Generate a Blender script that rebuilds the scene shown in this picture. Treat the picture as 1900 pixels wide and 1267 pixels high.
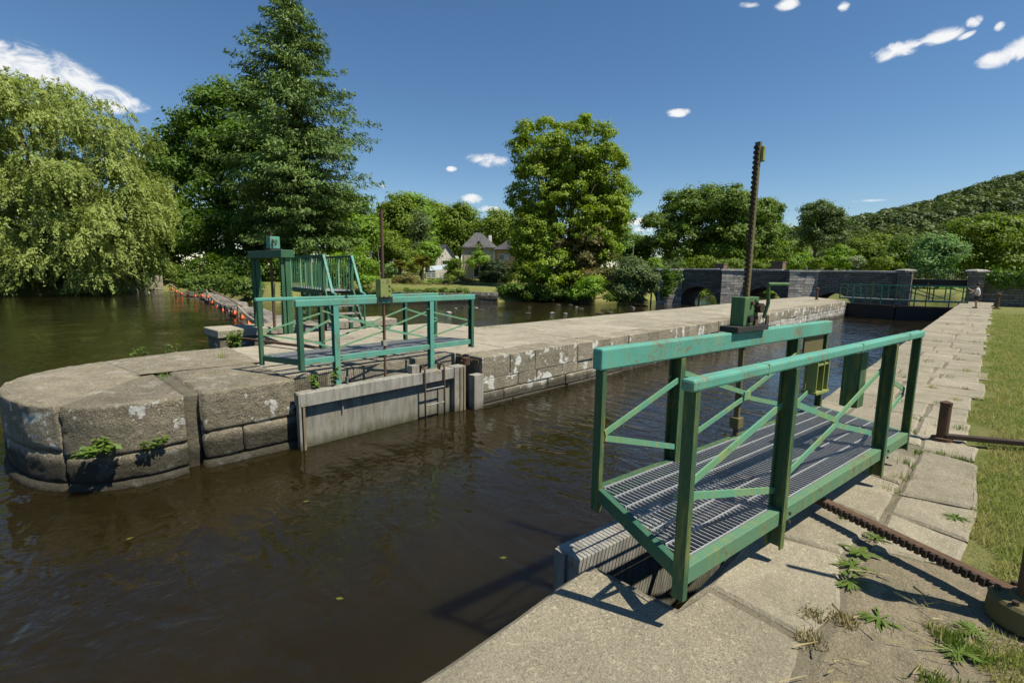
import bpy, math, random
import numpy as np
from mathutils import Vector, Matrix, noise as mnoise

for o in list(bpy.data.objects):
    bpy.data.objects.remove(o)
SC = bpy.context.scene
COL = SC.collection
rnd = random.Random(7)
NR = np.random.default_rng(7)
R = math.radians

# ------------------------------------------------------------------ camera
# world: x across the lock (right bank positive), y along the lock, z = 0 at the quay paving
FPX, PW, PH = 911.35, 1900.0, 1267.0
PITCH, ROLL, YAW = R(8.086), R(0.765), R(44.24)
CAM = Vector((0, 0, 1.6))
_fw = Vector((-math.sin(YAW)*math.cos(PITCH), math.cos(YAW)*math.cos(PITCH), -math.sin(PITCH)))
_rt = Vector((math.cos(YAW), math.sin(YAW), 0))
_up = _rt.cross(_fw)
RT = _rt*math.cos(ROLL) + _up*math.sin(ROLL)
UP = -_rt*math.sin(ROLL) + _up*math.cos(ROLL)
FW = _fw
cd = bpy.data.cameras.new('camera')
cd.sensor_fit = 'HORIZONTAL'; cd.sensor_width = 36.0
cd.lens = FPX/PW*36.0
cd.clip_start = 0.05; cd.clip_end = 5000
cam = bpy.data.objects.new('camera', cd); COL.objects.link(cam)
m = Matrix((RT, UP, -FW)).transposed().to_4x4(); m.translation = CAM
cam.matrix_world = m
SC.camera = cam
def ray(px, py):
    return FW + RT*((px-PW/2)/FPX) - UP*((py-PH/2)/FPX)
def at(px, py, depth):
    return CAM + ray(px, py)*depth

# ------------------------------------------------------------------ sun, sky, exposure
SUN_AZ = Vector((0.952, 0.307, 0)); SUN_EL = R(60)
SUN = Vector((SUN_AZ.x*math.cos(SUN_EL), SUN_AZ.y*math.cos(SUN_EL), math.sin(SUN_EL)))
sl = bpy.data.lights.new('sun', 'SUN'); sl.energy = 4.3; sl.angle = R(0.53); sl.color = (1.0, 0.935, 0.79)
so = bpy.data.objects.new('sun', sl); COL.objects.link(so)
so.rotation_euler = SUN.to_track_quat('Z', 'Y').to_euler()
so.location = (30, 10, 40)
SC.view_settings.view_transform = 'Standard'; SC.view_settings.look = 'None'
SC.view_settings.gamma = 1.0; SC.view_settings.exposure = 0.62
SC.view_settings.use_curve_mapping = False
SC.render.engine = 'CYCLES'
SC.cycles.max_bounces = 4; SC.cycles.diffuse_bounces = 1; SC.cycles.glossy_bounces = 2; SC.cycles.transmission_bounces = 2; SC.cycles.transparent_max_bounces = 4
SC.cycles.caustics_reflective = False; SC.cycles.caustics_refractive = False

W = bpy.data.worlds.new('World'); SC.world = W; W.use_nodes = True
nt = W.node_tree; nt.nodes.clear()
def N(t, kind, **kw):
    n = t.nodes.new(kind)
    for k, v in kw.items(): setattr(n, k, v)
    return n
def L(t, a, b): t.links.new(a, b)
def math_n(t, op, a, b=None, clamp=False):
    n = t.nodes.new('ShaderNodeMath'); n.operation = op; n.use_clamp = clamp
    for i, x in enumerate((a, b)):
        if x is None: continue
        if isinstance(x, (int, float)): n.inputs[i].default_value = x
        else: t.links.new(x, n.inputs[i])
    return n.outputs[0]
def vdot(t, a, vec):
    n = t.nodes.new('ShaderNodeVectorMath'); n.operation = 'DOT_PRODUCT'
    t.links.new(a, n.inputs[0]); n.inputs[1].default_value = vec
    return n.outputs['Value']
sky = N(nt, 'ShaderNodeTexSky'); sky.sky_type = 'NISHITA'; sky.sun_disc = False
sky.sun_elevation = SUN_EL; sky.sun_rotation = math.atan2(SUN.x, SUN.y)
sky.altitude = 100; sky.air_density = 1.0; sky.dust_density = 0.0; sky.ozone_density = 2.6
hsv = N(nt, 'ShaderNodeHueSaturation'); hsv.inputs['Saturation'].default_value = 1.17
hsv.inputs['Value'].default_value = 1.13
L(nt, sky.outputs[0], hsv.inputs['Color'])
tc = N(nt, 'ShaderNodeTexCoord'); dirv = tc.outputs['Generated']
nz = N(nt, 'ShaderNodeTexNoise'); nz.inputs['Scale'].default_value = 22; nz.inputs['Detail'].default_value = 9
nz.inputs['Roughness'].default_value = 0.66; nz.inputs['Distortion'].default_value = 0.9
mp = N(nt, 'ShaderNodeMapping'); mp.inputs['Scale'].default_value = (1, 1, 1.7)
L(nt, dirv, mp.inputs['Vector']); L(nt, mp.outputs[0], nz.inputs['Vector'])
# small fair-weather clouds: (x, y, half width, half height, tilt) of their place in the sky
CL = [(40,122,120,52,12),(130,152,95,44,22),(190,180,75,32,16),(240,194,40,18,6),(258,297,22,16,0),
      (908,298,46,15,6),(838,314,13,6,0),(878,370,26,11,6),(712,346,14,6,0),(905,388,30,8,0),
      (1259,210,25,10,-4),(1665,94,62,18,-14),(1745,68,50,17,-16),(1808,40,18,13,-20),(1845,112,42,19,-12),(1892,92,44,24,-18),(1795,66,22,7,-24),
      (1390,9,24,8,0),(1465,8,32,13,-8),(1566,12,14,12,0),(1180,412,34,10,0),(1195,425,26,9,0),(1470,426,30,8,0),(1855,50,14,10,-30),
      (1620,372,50,3,-3)]
tot = None
for (px, py, hw, hh, tilt) in CL:
    c0 = ray(px, py).normalized(); ct = math.cos(R(tilt)); st = math.sin(R(tilt))
    e1 = (ray(px+10*ct, py+10*st).normalized()-c0).normalized()
    e2 = c0.cross(e1).normalized()
    sa = (ray(px+hw, py).normalized()-c0).length; sb = (ray(px, py+hh).normalized()-c0).length
    a = math_n(nt, 'DIVIDE', math_n(nt, 'SUBTRACT', vdot(nt, dirv, e1), c0.dot(e1)), sa)
    b = math_n(nt, 'DIVIDE', math_n(nt, 'SUBTRACT', vdot(nt, dirv, e2), c0.dot(e2)), sb)
    rr = math_n(nt, 'ADD', math_n(nt, 'MULTIPLY', a, a), math_n(nt, 'MULTIPLY', b, b))
    front = math_n(nt, 'GREATER_THAN', vdot(nt, dirv, c0), 0.5)
    mk = math_n(nt, 'MULTIPLY', math_n(nt, 'MAXIMUM', math_n(nt, 'SUBTRACT', 1.25, rr), 0.0), front)
    if hh < 4: mk = math_n(nt, 'MULTIPLY', mk, 0.55)
    tot = mk if tot is None else math_n(nt, 'MAXIMUM', tot, mk)
cm = math_n(nt, 'ADD', math_n(nt, 'MULTIPLY', math_n(nt, 'SUBTRACT', nz.outputs['Fac'], 0.53), 6.0), math_n(nt, 'MULTIPLY', tot, 1.75))
cm = math_n(nt, 'MULTIPLY', cm, math_n(nt, 'GREATER_THAN', tot, 0.0))
mr = N(nt, 'ShaderNodeMapRange'); mr.interpolation_type = 'SMOOTHSTEP'
mr.inputs['From Min'].default_value = 0.35; mr.inputs['From Max'].default_value = 2.3
L(nt, cm, mr.inputs['Value'])
edge = N(nt, 'ShaderNodeMapRange'); edge.inputs['From Max'].default_value = 0.75
L(nt, tot, edge.inputs['Value'])
fac = math_n(nt, 'MULTIPLY', mr.outputs[0], edge.outputs[0], True)
mx = N(nt, 'ShaderNodeMix', data_type='RGBA'); mx.inputs['B'].default_value = (9.6, 9.7, 9.8, 1)
L(nt, fac, mx.inputs['Factor']); L(nt, hsv.outputs[0], mx.inputs['A'])
bg = N(nt, 'ShaderNodeBackground'); bg.inputs['Strength'].default_value = 0.063
L(nt, mx.outputs['Result'], bg.inputs['Color'])
wo = N(nt, 'ShaderNodeOutputWorld'); L(nt, bg.outputs[0], wo.inputs['Surface'])

# ------------------------------------------------------------------ materials
MATS = {}
def new_mat(name):
    mt = bpy.data.materials.new(name); mt.use_nodes = True
    t = mt.node_tree; t.nodes.clear()
    p = N(t, 'ShaderNodeBsdfPrincipled'); o = N(t, 'ShaderNodeOutputMaterial')
    L(t, p.outputs[0], o.inputs['Surface'])
    MATS[name] = mt
    return mt, t, p
def coord(t, scale=(1, 1, 1), rot=(0, 0, 0)):
    g = N(t, 'ShaderNodeNewGeometry'); mpn = N(t, 'ShaderNodeMapping')
    mpn.inputs['Scale'].default_value = scale; mpn.inputs['Rotation'].default_value = rot
    L(t, g.outputs['Position'], mpn.inputs['Vector']); return mpn.outputs[0]
def noise(t, v, scale, detail=4, rough=0.55, dist=0.0):
    n = N(t, 'ShaderNodeTexNoise'); n.inputs['Scale'].default_value = scale
    n.inputs['Detail'].default_value = detail; n.inputs['Roughness'].default_value = rough
    n.inputs['Distortion'].default_value = dist
    L(t, v, n.inputs['Vector']); return n.outputs['Fac']
def ramp(t, f, stops):
    n = N(t, 'ShaderNodeValToRGB'); e = n.color_ramp.elements
    while len(e) < len(stops): e.new(0.5)
    for el, (p, c) in zip(e, stops):
        el.position = p; el.color = (*c, 1) if len(c) == 3 else c
    L(t, f, n.inputs[0]); return n.outputs[0]
def mix(t, f, a, b):
    n = N(t, 'ShaderNodeMix', data_type='RGBA')
    for s, x in (('Factor', f), ('A', a), ('B', b)):
        if isinstance(x, (int, float)): n.inputs[s].default_value = x
        elif isinstance(x, tuple): n.inputs[s].default_value = (*x, 1)
        else: L(t, x, n.inputs[s])
    return n.outputs['Result']
def rng_(t, v, a, b, c=0.0, d=1.0):
    n = N(t, 'ShaderNodeMapRange'); n.inputs['From Min'].default_value = a; n.inputs['From Max'].default_value = b
    n.inputs['To Min'].default_value = c; n.inputs['To Max'].default_value = d
    L(t, v, n.inputs['Value']); return n.outputs[0]
def bump(t, p, h, strength=0.4, dist=0.02):
    b = N(t, 'ShaderNodeBump'); b.inputs['Strength'].default_value = strength; b.inputs['Distance'].default_value = dist
    L(t, h, b.inputs['Height']); L(t, b.outputs[0], p.inputs['Normal'])
def island_rand(t):
    return N(t, 'ShaderNodeNewGeometry').outputs['Random Per Island']
def obj_rand(t):
    return N(t, 'ShaderNodeObjectInfo').outputs['Random']

def stone_mat(name, a, b, dark, lichen=0.0, speck=0.35, moss=0.0, wet=None, bumps=0.5, scale=1.0, var=0.25, courses=False):
    mt, t, p = new_mat(name)
    v = coord(t, (scale,)*3)
    c = mix(t, rng_(t, noise(t, v, 1.3, 5, 0.6), 0.3, 0.7), a, b)
    c = mix(t, rng_(t, noise(t, v, 4.5, 7, 0.72, 0.7), 0.47, 0.66, 0, 0.85), c, dark)
    f = noise(t, v, 120, 3, 0.75)
    c = mix(t, rng_(t, f, 0.45, 0.7, 0, speck), c, tuple(x*1.55 for x in a))
    c = mix(t, rng_(t, noise(t, v, 170, 2, 0.75), 0.5, 0.68, 0, speck), c, tuple(x*0.5 for x in dark))
    c = mix(t, rng_(t, noise(t, v, 62, 3, 0.6), 0.57, 0.66, 0, speck*0.8), c, tuple(x*0.55 for x in dark))
    c = mix(t, rng_(t, noise(t, coord(t, (scale,)*3, (0.7, 0.4, 1.1)), 48, 3, 0.6), 0.58, 0.66, 0, speck*0.8), c, tuple(min(0.7, x*1.6) for x in a))
    c = mix(t, rng_(t, noise(t, v, 0.8, 5, 0.65, 0.8), 0.42, 0.66, 0, 0.6), c, tuple(x*0.68 for x in b))
    c = mix(t, rng_(t, noise(t, v, 9, 5, 0.7, 1.2), 0.60, 0.74, 0, 0.5), c, tuple(x*1.25 for x in a))
    r = rng_(t, obj_rand(t), 0, 1, 1-var, 1+var*0.55)
    hs = N(t, 'ShaderNodeHueSaturation'); L(t, r, hs.inputs['Value']); L(t, c, hs.inputs['Color']); c = hs.outputs[0]
    if lichen:
        lf = noise(t, v, 3.2, 3, 0.55, 0.3); lf2 = noise(t, v, 14, 5, 0.6)
        k = rng_(t, math_n(t, 'ADD', lf, math_n(t, 'MULTIPLY', lf2, 0.35)), 0.90-lichen*0.14, 0.93-lichen*0.14)
        gn = N(t, 'ShaderNodeNewGeometry'); sn = N(t, 'ShaderNodeSeparateXYZ'); L(t, gn.outputs['Normal'], sn.inputs[0])
        side = rng_(t, sn.outputs['Z'], 0.2, 0.8, 1.0, 0.22)
        k = math_n(t, 'MULTIPLY', k, side)
        c = mix(t, k, c, (0.62, 0.61, 0.55))
        k2 = rng_(t, noise(t, v, 24, 5, 0.65), 0.70-0.07*lichen, 0.74-0.07*lichen, 0, min(1, lichen*1.1))
        c = mix(t, k2, c, (0.55, 0.55, 0.49))
    if moss:
        c = mix(t, rng_(t, noise(t, v, 2.2, 6, 0.7), 0.5, 0.68, 0, moss), c, (0.10, 0.11, 0.045))
    if wet is not None:
        g = N(t, 'ShaderNodeNewGeometry'); sx = N(t, 'ShaderNodeSeparateXYZ'); L(t, g.outputs['Position'], sx.inputs[0])
        wz = math_n(t, 'ADD', sx.outputs['Z'], math_n(t, 'MULTIPLY', noise(t, v, 5, 4), -0.16))
        c = mix(t, rng_(t, wz, wet, wet+0.10, 0.85, 0), c, (0.045, 0.040, 0.028))
    L(t, c, p.inputs['Base Color']); p.inputs['Roughness'].default_value = 0.92
    p.inputs['Specular IOR Level'].default_value = 0.25
    h = math_n(t, 'ADD', math_n(t, 'MULTIPLY', noise(t, v, 70, 5, 0.75), 0.45), math_n(t, 'MULTIPLY', noise(t, v, 9, 7, 0.68), 1.5))
    if courses:
        g = N(t, 'ShaderNodeNewGeometry'); sx = N(t, 'ShaderNodeSeparateXYZ'); L(t, g.outputs['Position'], sx.inputs[0])
        cb_ = N(t, 'ShaderNodeCombineXYZ'); L(t, math_n(t, 'ADD', sx.outputs['X'], math_n(t, 'MULTIPLY', noise(t, v, 1.5, 3), 0.35)), cb_.inputs[0])
        L(t, math_n(t, 'ADD', sx.outputs['Z'], math_n(t, 'MULTIPLY', noise(t, v, 2.2, 3), 0.16)), cb_.inputs[1])
        br = N(t, 'ShaderNodeTexBrick'); L(t, cb_.outputs[0], br.inputs['Vector']); br.inputs['Scale'].default_value = 1.0
        br.inputs['Brick Width'].default_value = 0.48; br.inputs['Row Height'].default_value = 0.17; br.inputs['Mortar Size'].default_value = 0.018; br.inputs['Mortar Smooth'].default_value = 0.4
        br.inputs['Color1'].default_value = (0.30, 0.29, 0.26, 1); br.inputs['Color2'].default_value = (0.10, 0.095, 0.085, 1); br.inputs['Mortar'].default_value = (0.05, 0.045, 0.04, 1)
        c = mix(t, 0.5, c, br.outputs['Color']); L(t, c, p.inputs['Base Color'])
        h = math_n(t, 'ADD', h, math_n(t, 'MULTIPLY', br.outputs['Fac'], -2.5))
    bump(t, p, h, bumps, 0.03)
    return mt
stone_mat('island_top', (0.400, 0.356, 0.271), (0.310, 0.276, 0.207), (0.190, 0.168, 0.124), 0.15, 0.5, 0.12, None, 0.6, 1.0, 0.12)
stone_mat('nose_stone', (0.384, 0.331, 0.236), (0.275, 0.237, 0.171), (0.122, 0.104, 0.068), 0.98, 0.95, 0.25, -0.74, 1.5)
stone_mat('wall_stone', (0.363, 0.313, 0.224), (0.264, 0.232, 0.168), (0.132, 0.113, 0.082), 1.05, 0.6, 0.15, -0.88, 0.9)
stone_mat('white_wall_stone', (0.52, 0.50, 0.44), (0.40, 0.38, 0.33), (0.25, 0.23, 0.19), 0.9, 0.4, 0.0, -0.9, 0.7)
stone_mat('quay_slab', (0.345, 0.303, 0.221), (0.275, 0.242, 0.176), (0.195, 0.173, 0.124), 0.0, 0.6, 0.05, None, 0.6, 1.0, 0.10)
stone_mat('near_slab', (0.291, 0.256, 0.181), (0.242, 0.214, 0.155), (0.179, 0.158, 0.113), 0.0, 0.85, 0.0, None, 0.6, 1.0, 0.05)
stone_mat('joint', (0.31, 0.27, 0.20), (0.25, 0.215, 0.15), (0.17, 0.15, 0.09), 0.0, 0.6, 0.4, None, 0.8)
stone_mat('dirt', (0.400, 0.338, 0.233), (0.330, 0.274, 0.181), (0.210, 0.176, 0.112), 0.0, 0.6, 0.12, None, 0.9, 1.3)
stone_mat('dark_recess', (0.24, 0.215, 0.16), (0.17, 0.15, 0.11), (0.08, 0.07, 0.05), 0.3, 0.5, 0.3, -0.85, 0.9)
stone_mat('bridge_stone', (0.19, 0.175, 0.145), (0.13, 0.12, 0.10), (0.065, 0.06, 0.048), 0.35, 0.3, 0.2, -1.25, 1.0, 0.8, 0.2, True)
stone_mat('lit_face_and_cap_stone', (0.42, 0.40, 0.36), (0.33, 0.31, 0.28), (0.16, 0.15, 0.13), 0.3, 0.3, 0.05, None, 0.8, 0.8, 0.4)  # bridge stone with sunlight in its colour for cutwater faces; also the pillar caps
stone_mat('coping', (0.46, 0.45, 0.42), (0.38, 0.37, 0.34), (0.25, 0.24, 0.22), 0.2, 0.3, 0.05, None, 0.6)
stone_mat('rock', (0.26, 0.23, 0.20), (0.19, 0.165, 0.14), (0.09, 0.08, 0.065), 0.25, 0.4, 0.2, -0.9, 1.0, 0.8)
stone_mat('concrete', (0.42, 0.40, 0.345), (0.34, 0.32, 0.27), (0.22, 0.20, 0.16), 0.0, 0.35, 0.0, -0.86, 0.5)
stone_mat('house_wall', (0.52, 0.46, 0.35), (0.42, 0.37, 0.28), (0.27, 0.24, 0.18), 0.0, 0.3, 0.0, None, 0.8, 0.6)
stone_mat('plaster', (0.50, 0.335, 0.185), (0.45, 0.30, 0.165), (0.37, 0.25, 0.14), 0.0, 0.1, 0.0, None, 0.2, 0.5)
stone_mat('white_plaster', (0.72, 0.68, 0.60), (0.66, 0.62, 0.54), (0.5, 0.47, 0.40), 0.0, 0.1, 0.0, None, 0.2, 0.5)
stone_mat('slate', (0.15, 0.15, 0.15), (0.10, 0.10, 0.105), (0.06, 0.06, 0.06), 0.35, 0.3, 0.1, None, 0.9, 0.7)

def metal_mat(name, a, b, stain, rust, rust_amt=0.3, stain_amt=0.5, rough=0.5, metallic=0.0, scale=1.0, wet=None):
    mt, t, p = new_mat(name)
    v = coord(t, (scale,)*3); vs = coord(t, (9*scale, 9*scale, 1.6*scale))
    c = mix(t, rng_(t, noise(t, v, 3.0, 5, 0.6), 0.35, 0.65), a, b)
    c = mix(t, rng_(t, noise(t, vs, 2.0, 5, 0.65), 0.50, 0.68, 0, stain_amt), c, stain)
    k = math_n(t, 'ADD', noise(t, v, 26, 7, 0.72, 0.6), math_n(t, 'MULTIPLY', noise(t, v, 3.0, 3), 0.5))
    c = mix(t, rng_(t, k, 1.00-rust_amt*0.30, 1.06-rust_amt*0.30, 0, 0.9), c, rust)
    if wet is not None:
        g = N(t, 'ShaderNodeNewGeometry'); sx = N(t, 'ShaderNodeSeparateXYZ'); L(t, g.outputs['Position'], sx.inputs[0])
        c = mix(t, rng_(t, noise(t, coord(t, (7, 7, 0.8)), 1.6, 5, 0.7), 0.45, 0.7, 0, 0.8), c, tuple(x*0.45 for x in b))
        wz = math_n(t, 'ADD', sx.outputs['Z'], math_n(t, 'MULTIPLY', noise(t, coord(t, (6, 6, 3)), 1.5, 5, 0.7), -0.30))
        c = mix(t, rng_(t, wz, wet-0.12, wet+0.06, 0.9, 0), c, (0.06, 0.058, 0.028))
    L(t, c, p.inputs['Base Color'])
    L(t, rng_(t, k, 0.5, 0.9, rough, min(1, rough+0.35)), p.inputs['Roughness'])
    p.inputs['Metallic'].default_value = metallic; p.inputs['Specular IOR Level'].default_value = 0.4
    bump(t, p, math_n(t, 'ADD', noise(t, v, 90, 3), k), 0.18, 0.006)
    return mt
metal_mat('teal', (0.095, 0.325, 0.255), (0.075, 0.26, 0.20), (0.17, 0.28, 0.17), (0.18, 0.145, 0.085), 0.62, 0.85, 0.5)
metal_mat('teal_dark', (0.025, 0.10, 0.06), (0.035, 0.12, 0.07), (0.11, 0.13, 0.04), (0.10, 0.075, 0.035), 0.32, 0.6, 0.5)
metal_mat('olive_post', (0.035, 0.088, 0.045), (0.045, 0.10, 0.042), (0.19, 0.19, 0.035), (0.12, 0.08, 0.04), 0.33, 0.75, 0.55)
metal_mat('brace_paint', (0.10, 0.30, 0.21), (0.14, 0.28, 0.13), (0.30, 0.29, 0.08), (0.16, 0.10, 0.06), 0.40, 0.7, 0.5)
metal_mat('faded_green', (0.085, 0.19, 0.115), (0.10, 0.20, 0.10), (0.19, 0.20, 0.06), (0.14, 0.085, 0.045), 0.55, 0.6, 0.55)
metal_mat('lime_paint', (0.22, 0.25, 0.075), (0.18, 0.22, 0.07), (0.36, 0.34, 0.08), (0.10, 0.06, 0.03), 0.42, 0.5, 0.55)
metal_mat('gear_paint', (0.05, 0.12, 0.05), (0.075, 0.15, 0.06), (0.20, 0.22, 0.07), (0.16, 0.07, 0.035), 0.5, 0.4, 0.5)
metal_mat('sluice_paint', (0.022, 0.085, 0.042), (0.032, 0.115, 0.055), (0.085, 0.15, 0.06), (0.10, 0.08, 0.04), 0.25, 0.5, 0.45)
metal_mat('far_paint', (0.03, 0.14, 0.10), (0.04, 0.17, 0.115), (0.08, 0.17, 0.08), (0.12, 0.09, 0.05), 0.3, 0.4, 0.5)
metal_mat('rust', (0.105, 0.058, 0.032), (0.075, 0.043, 0.026), (0.15, 0.085, 0.04), (0.045, 0.03, 0.022), 0.5, 0.5, 0.75)
metal_mat('dark_rust', (0.050, 0.032, 0.022), (0.035, 0.024, 0.018), (0.085, 0.055, 0.03), (0.02, 0.016, 0.013), 0.45, 0.5, 0.7)
metal_mat('pedestal_paint', (0.125, 0.105, 0.045), (0.10, 0.085, 0.037), (0.15, 0.12, 0.055), (0.14, 0.06, 0.03), 0.42, 0.4, 0.65)
metal_mat('galv', (0.42, 0.43, 0.44), (0.34, 0.35, 0.36), (0.28, 0.27, 0.24), (0.24, 0.15, 0.08), 0.22, 0.4, 0.42, 0.35)
metal_mat('galv_beam', (0.34, 0.325, 0.285), (0.27, 0.258, 0.225), (0.21, 0.185, 0.125), (0.25, 0.16, 0.06), 0.52, 0.8, 0.65, 0.1, 1.0, -1.0)
metal_mat('leaf_plate', (0.27, 0.255, 0.205), (0.21, 0.20, 0.165), (0.15, 0.145, 0.14), (0.27, 0.24, 0.14), 0.6, 0.8, 0.75, 0.0, 1.0, -0.98)
metal_mat('black_steel', (0.02, 0.02, 0.02), (0.03, 0.03, 0.028), (0.05, 0.045, 0.03), (0.05, 0.04, 0.03), 0.3, 0.4, 0.6)
metal_mat('timber', (0.22, 0.175, 0.115), (0.17, 0.135, 0.085), (0.28, 0.24, 0.15), (0.09, 0.07, 0.045), 0.35, 0.6, 0.85)
metal_mat('rope', (0.42, 0.38, 0.29), (0.35, 0.31, 0.23), (0.27, 0.24, 0.17), (0.2, 0.17, 0.12), 0.2, 0.3, 0.9)
metal_mat('buoy', (0.78, 0.145, 0.03), (0.70, 0.12, 0.028), (0.62, 0.11, 0.03), (0.4, 0.09, 0.03), 0.12, 0.3, 0.4)
metal_mat('white_paint', (0.78, 0.78, 0.76), (0.70, 0.70, 0.68), (0.6, 0.6, 0.56), (0.4, 0.37, 0.3), 0.1, 0.3, 0.5)
metal_mat('awning', (0.42, 0.48, 0.54), (0.38, 0.44, 0.50), (0.55, 0.6, 0.66), (0.5, 0.5, 0.5), 0.1, 0.3, 0.4)
metal_mat('brick_red', (0.19, 0.125, 0.10), (0.16, 0.105, 0.085), (0.3, 0.17, 0.12), (0.12, 0.08, 0.06), 0.3, 0.5, 0.9)
metal_mat('bark', (0.085, 0.065, 0.045), (0.06, 0.047, 0.034), (0.11, 0.09, 0.06), (0.03, 0.025, 0.02), 0.4, 0.6, 0.95)
def plain(name, col, rough=0.6, spec=0.4, var=0.0):
    mt, t, p = new_mat(name)
    v = coord(t); c = mix(t, rng_(t, noise(t, v, 6, 4), 0.3, 0.7), col, tuple(x*(0.8-var) for x in col))
    L(t, c, p.inputs['Base Color']); p.inputs['Roughness'].default_value = rough; p.inputs['Specular IOR Level'].default_value = spec
    return mt
plain('glass', (0.02, 0.025, 0.03), 0.06, 0.6); plain('frame_white', (0.7, 0.68, 0.62))
plain('skin', (0.50, 0.30, 0.21), 0.5); plain('hair', (0.012, 0.010, 0.009), 0.5)
plain('shirt', (0.78, 0.74, 0.73), 0.8, 0.4, 0.05); plain('shorts', (0.035, 0.035, 0.045), 0.8); plain('shoe', (0.06, 0.05, 0.05), 0.7)
plain('shade_panel', (0.35, 0.42, 0.47), 0.5)

def leaf_mat(name, a, b, c3, trans=0.35, seed_scale=0.5, rough=0.55):
    mt = bpy.data.materials.new(name); mt.use_nodes = True; MATS[name] = mt
    t = mt.node_tree; t.nodes.clear()
    v = coord(t)
    k = island_rand(t)
    c = mix(t, k, a, b)
    c = mix(t, rng_(t, noise(t, v, seed_scale, 3), 0.42, 0.66), c, c3)
    d = N(t, 'ShaderNodeBsdfPrincipled'); L(t, c, d.inputs['Base Color']); d.inputs['Roughness'].default_value = rough
    d.inputs['Specular IOR Level'].default_value = 0.3
    tr = N(t, 'ShaderNodeBsdfTranslucent'); hs = N(t, 'ShaderNodeHueSaturation')
    hs.inputs['Value'].default_value = 1.5; hs.inputs['Saturation'].default_value = 1.1; hs.inputs['Hue'].default_value = 0.495
    L(t, c, hs.inputs['Color']); L(t, hs.outputs[0], tr.inputs['Color'])
    ms = N(t, 'ShaderNodeMixShader'); ms.inputs[0].default_value = trans
    L(t, d.outputs[0], ms.inputs[1]); L(t, tr.outputs[0], ms.inputs[2])
    o = N(t, 'ShaderNodeOutputMaterial'); L(t, ms.outputs[0], o.inputs['Surface'])
leaf_mat('leaf_willow', (0.270, 0.336, 0.080), (0.360, 0.421, 0.123), (0.224, 0.283, 0.065))
leaf_mat('leaf_dark', (0.077, 0.140, 0.018), (0.118, 0.197, 0.023), (0.101, 0.179, 0.018))
leaf_mat('leaf_conifer', (0.086, 0.151, 0.037), (0.151, 0.231, 0.050), (0.112, 0.178, 0.032), 0.15)
leaf_mat('leaf_mid', (0.123, 0.192, 0.019), (0.182, 0.268, 0.027), (0.147, 0.208, 0.018))
leaf_mat('leaf_bright', (0.153, 0.278, 0.024), (0.219, 0.350, 0.034), (0.165, 0.263, 0.024))
leaf_mat('leaf_chestnut', (0.168, 0.265, 0.020), (0.253, 0.351, 0.029), (0.206, 0.274, 0.020))
leaf_mat('leaf_brown', (0.165, 0.145, 0.040), (0.125, 0.140, 0.030), (0.20, 0.155, 0.050))
leaf_mat('leaf_grey', (0.092, 0.146, 0.041), (0.133, 0.190, 0.058), (0.110, 0.152, 0.041))
leaf_mat('leaf_pale', (0.158, 0.279, 0.087), (0.210, 0.342, 0.116), (0.158, 0.266, 0.064))
leaf_mat('leaf_oak', (0.100, 0.165, 0.023), (0.153, 0.238, 0.031), (0.128, 0.191, 0.021))
leaf_mat('leaf_hill', (0.074, 0.110, 0.017), (0.110, 0.149, 0.022), (0.055, 0.088, 0.019), 0.2, 0.02)
leaf_mat('leaf_bush', (0.030, 0.058, 0.014), (0.042, 0.075, 0.018), (0.035, 0.06, 0.014), 0.15)
leaf_mat('leaf_white', (0.42, 0.45, 0.30), (0.33, 0.38, 0.22), (0.2, 0.27, 0.10))
leaf_mat('leaf_ivy', (0.098, 0.190, 0.019), (0.144, 0.241, 0.026), (0.103, 0.178, 0.019))
leaf_mat('leaf_palm', (0.12, 0.15, 0.028), (0.17, 0.19, 0.04), (0.24, 0.20, 0.03))
leaf_mat('leaf_weed', (0.100, 0.166, 0.024), (0.158, 0.233, 0.039), (0.105, 0.162, 0.028), 0.3, 4.0)
leaf_mat('grass_blade', (0.179, 0.232, 0.042), (0.246, 0.292, 0.065), (0.347, 0.313, 0.110), 0.25, 2.2)
leaf_mat('dry_grass', (0.32, 0.27, 0.12), (0.40, 0.34, 0.18), (0.25, 0.22, 0.09), 0.2, 3.0)

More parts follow.
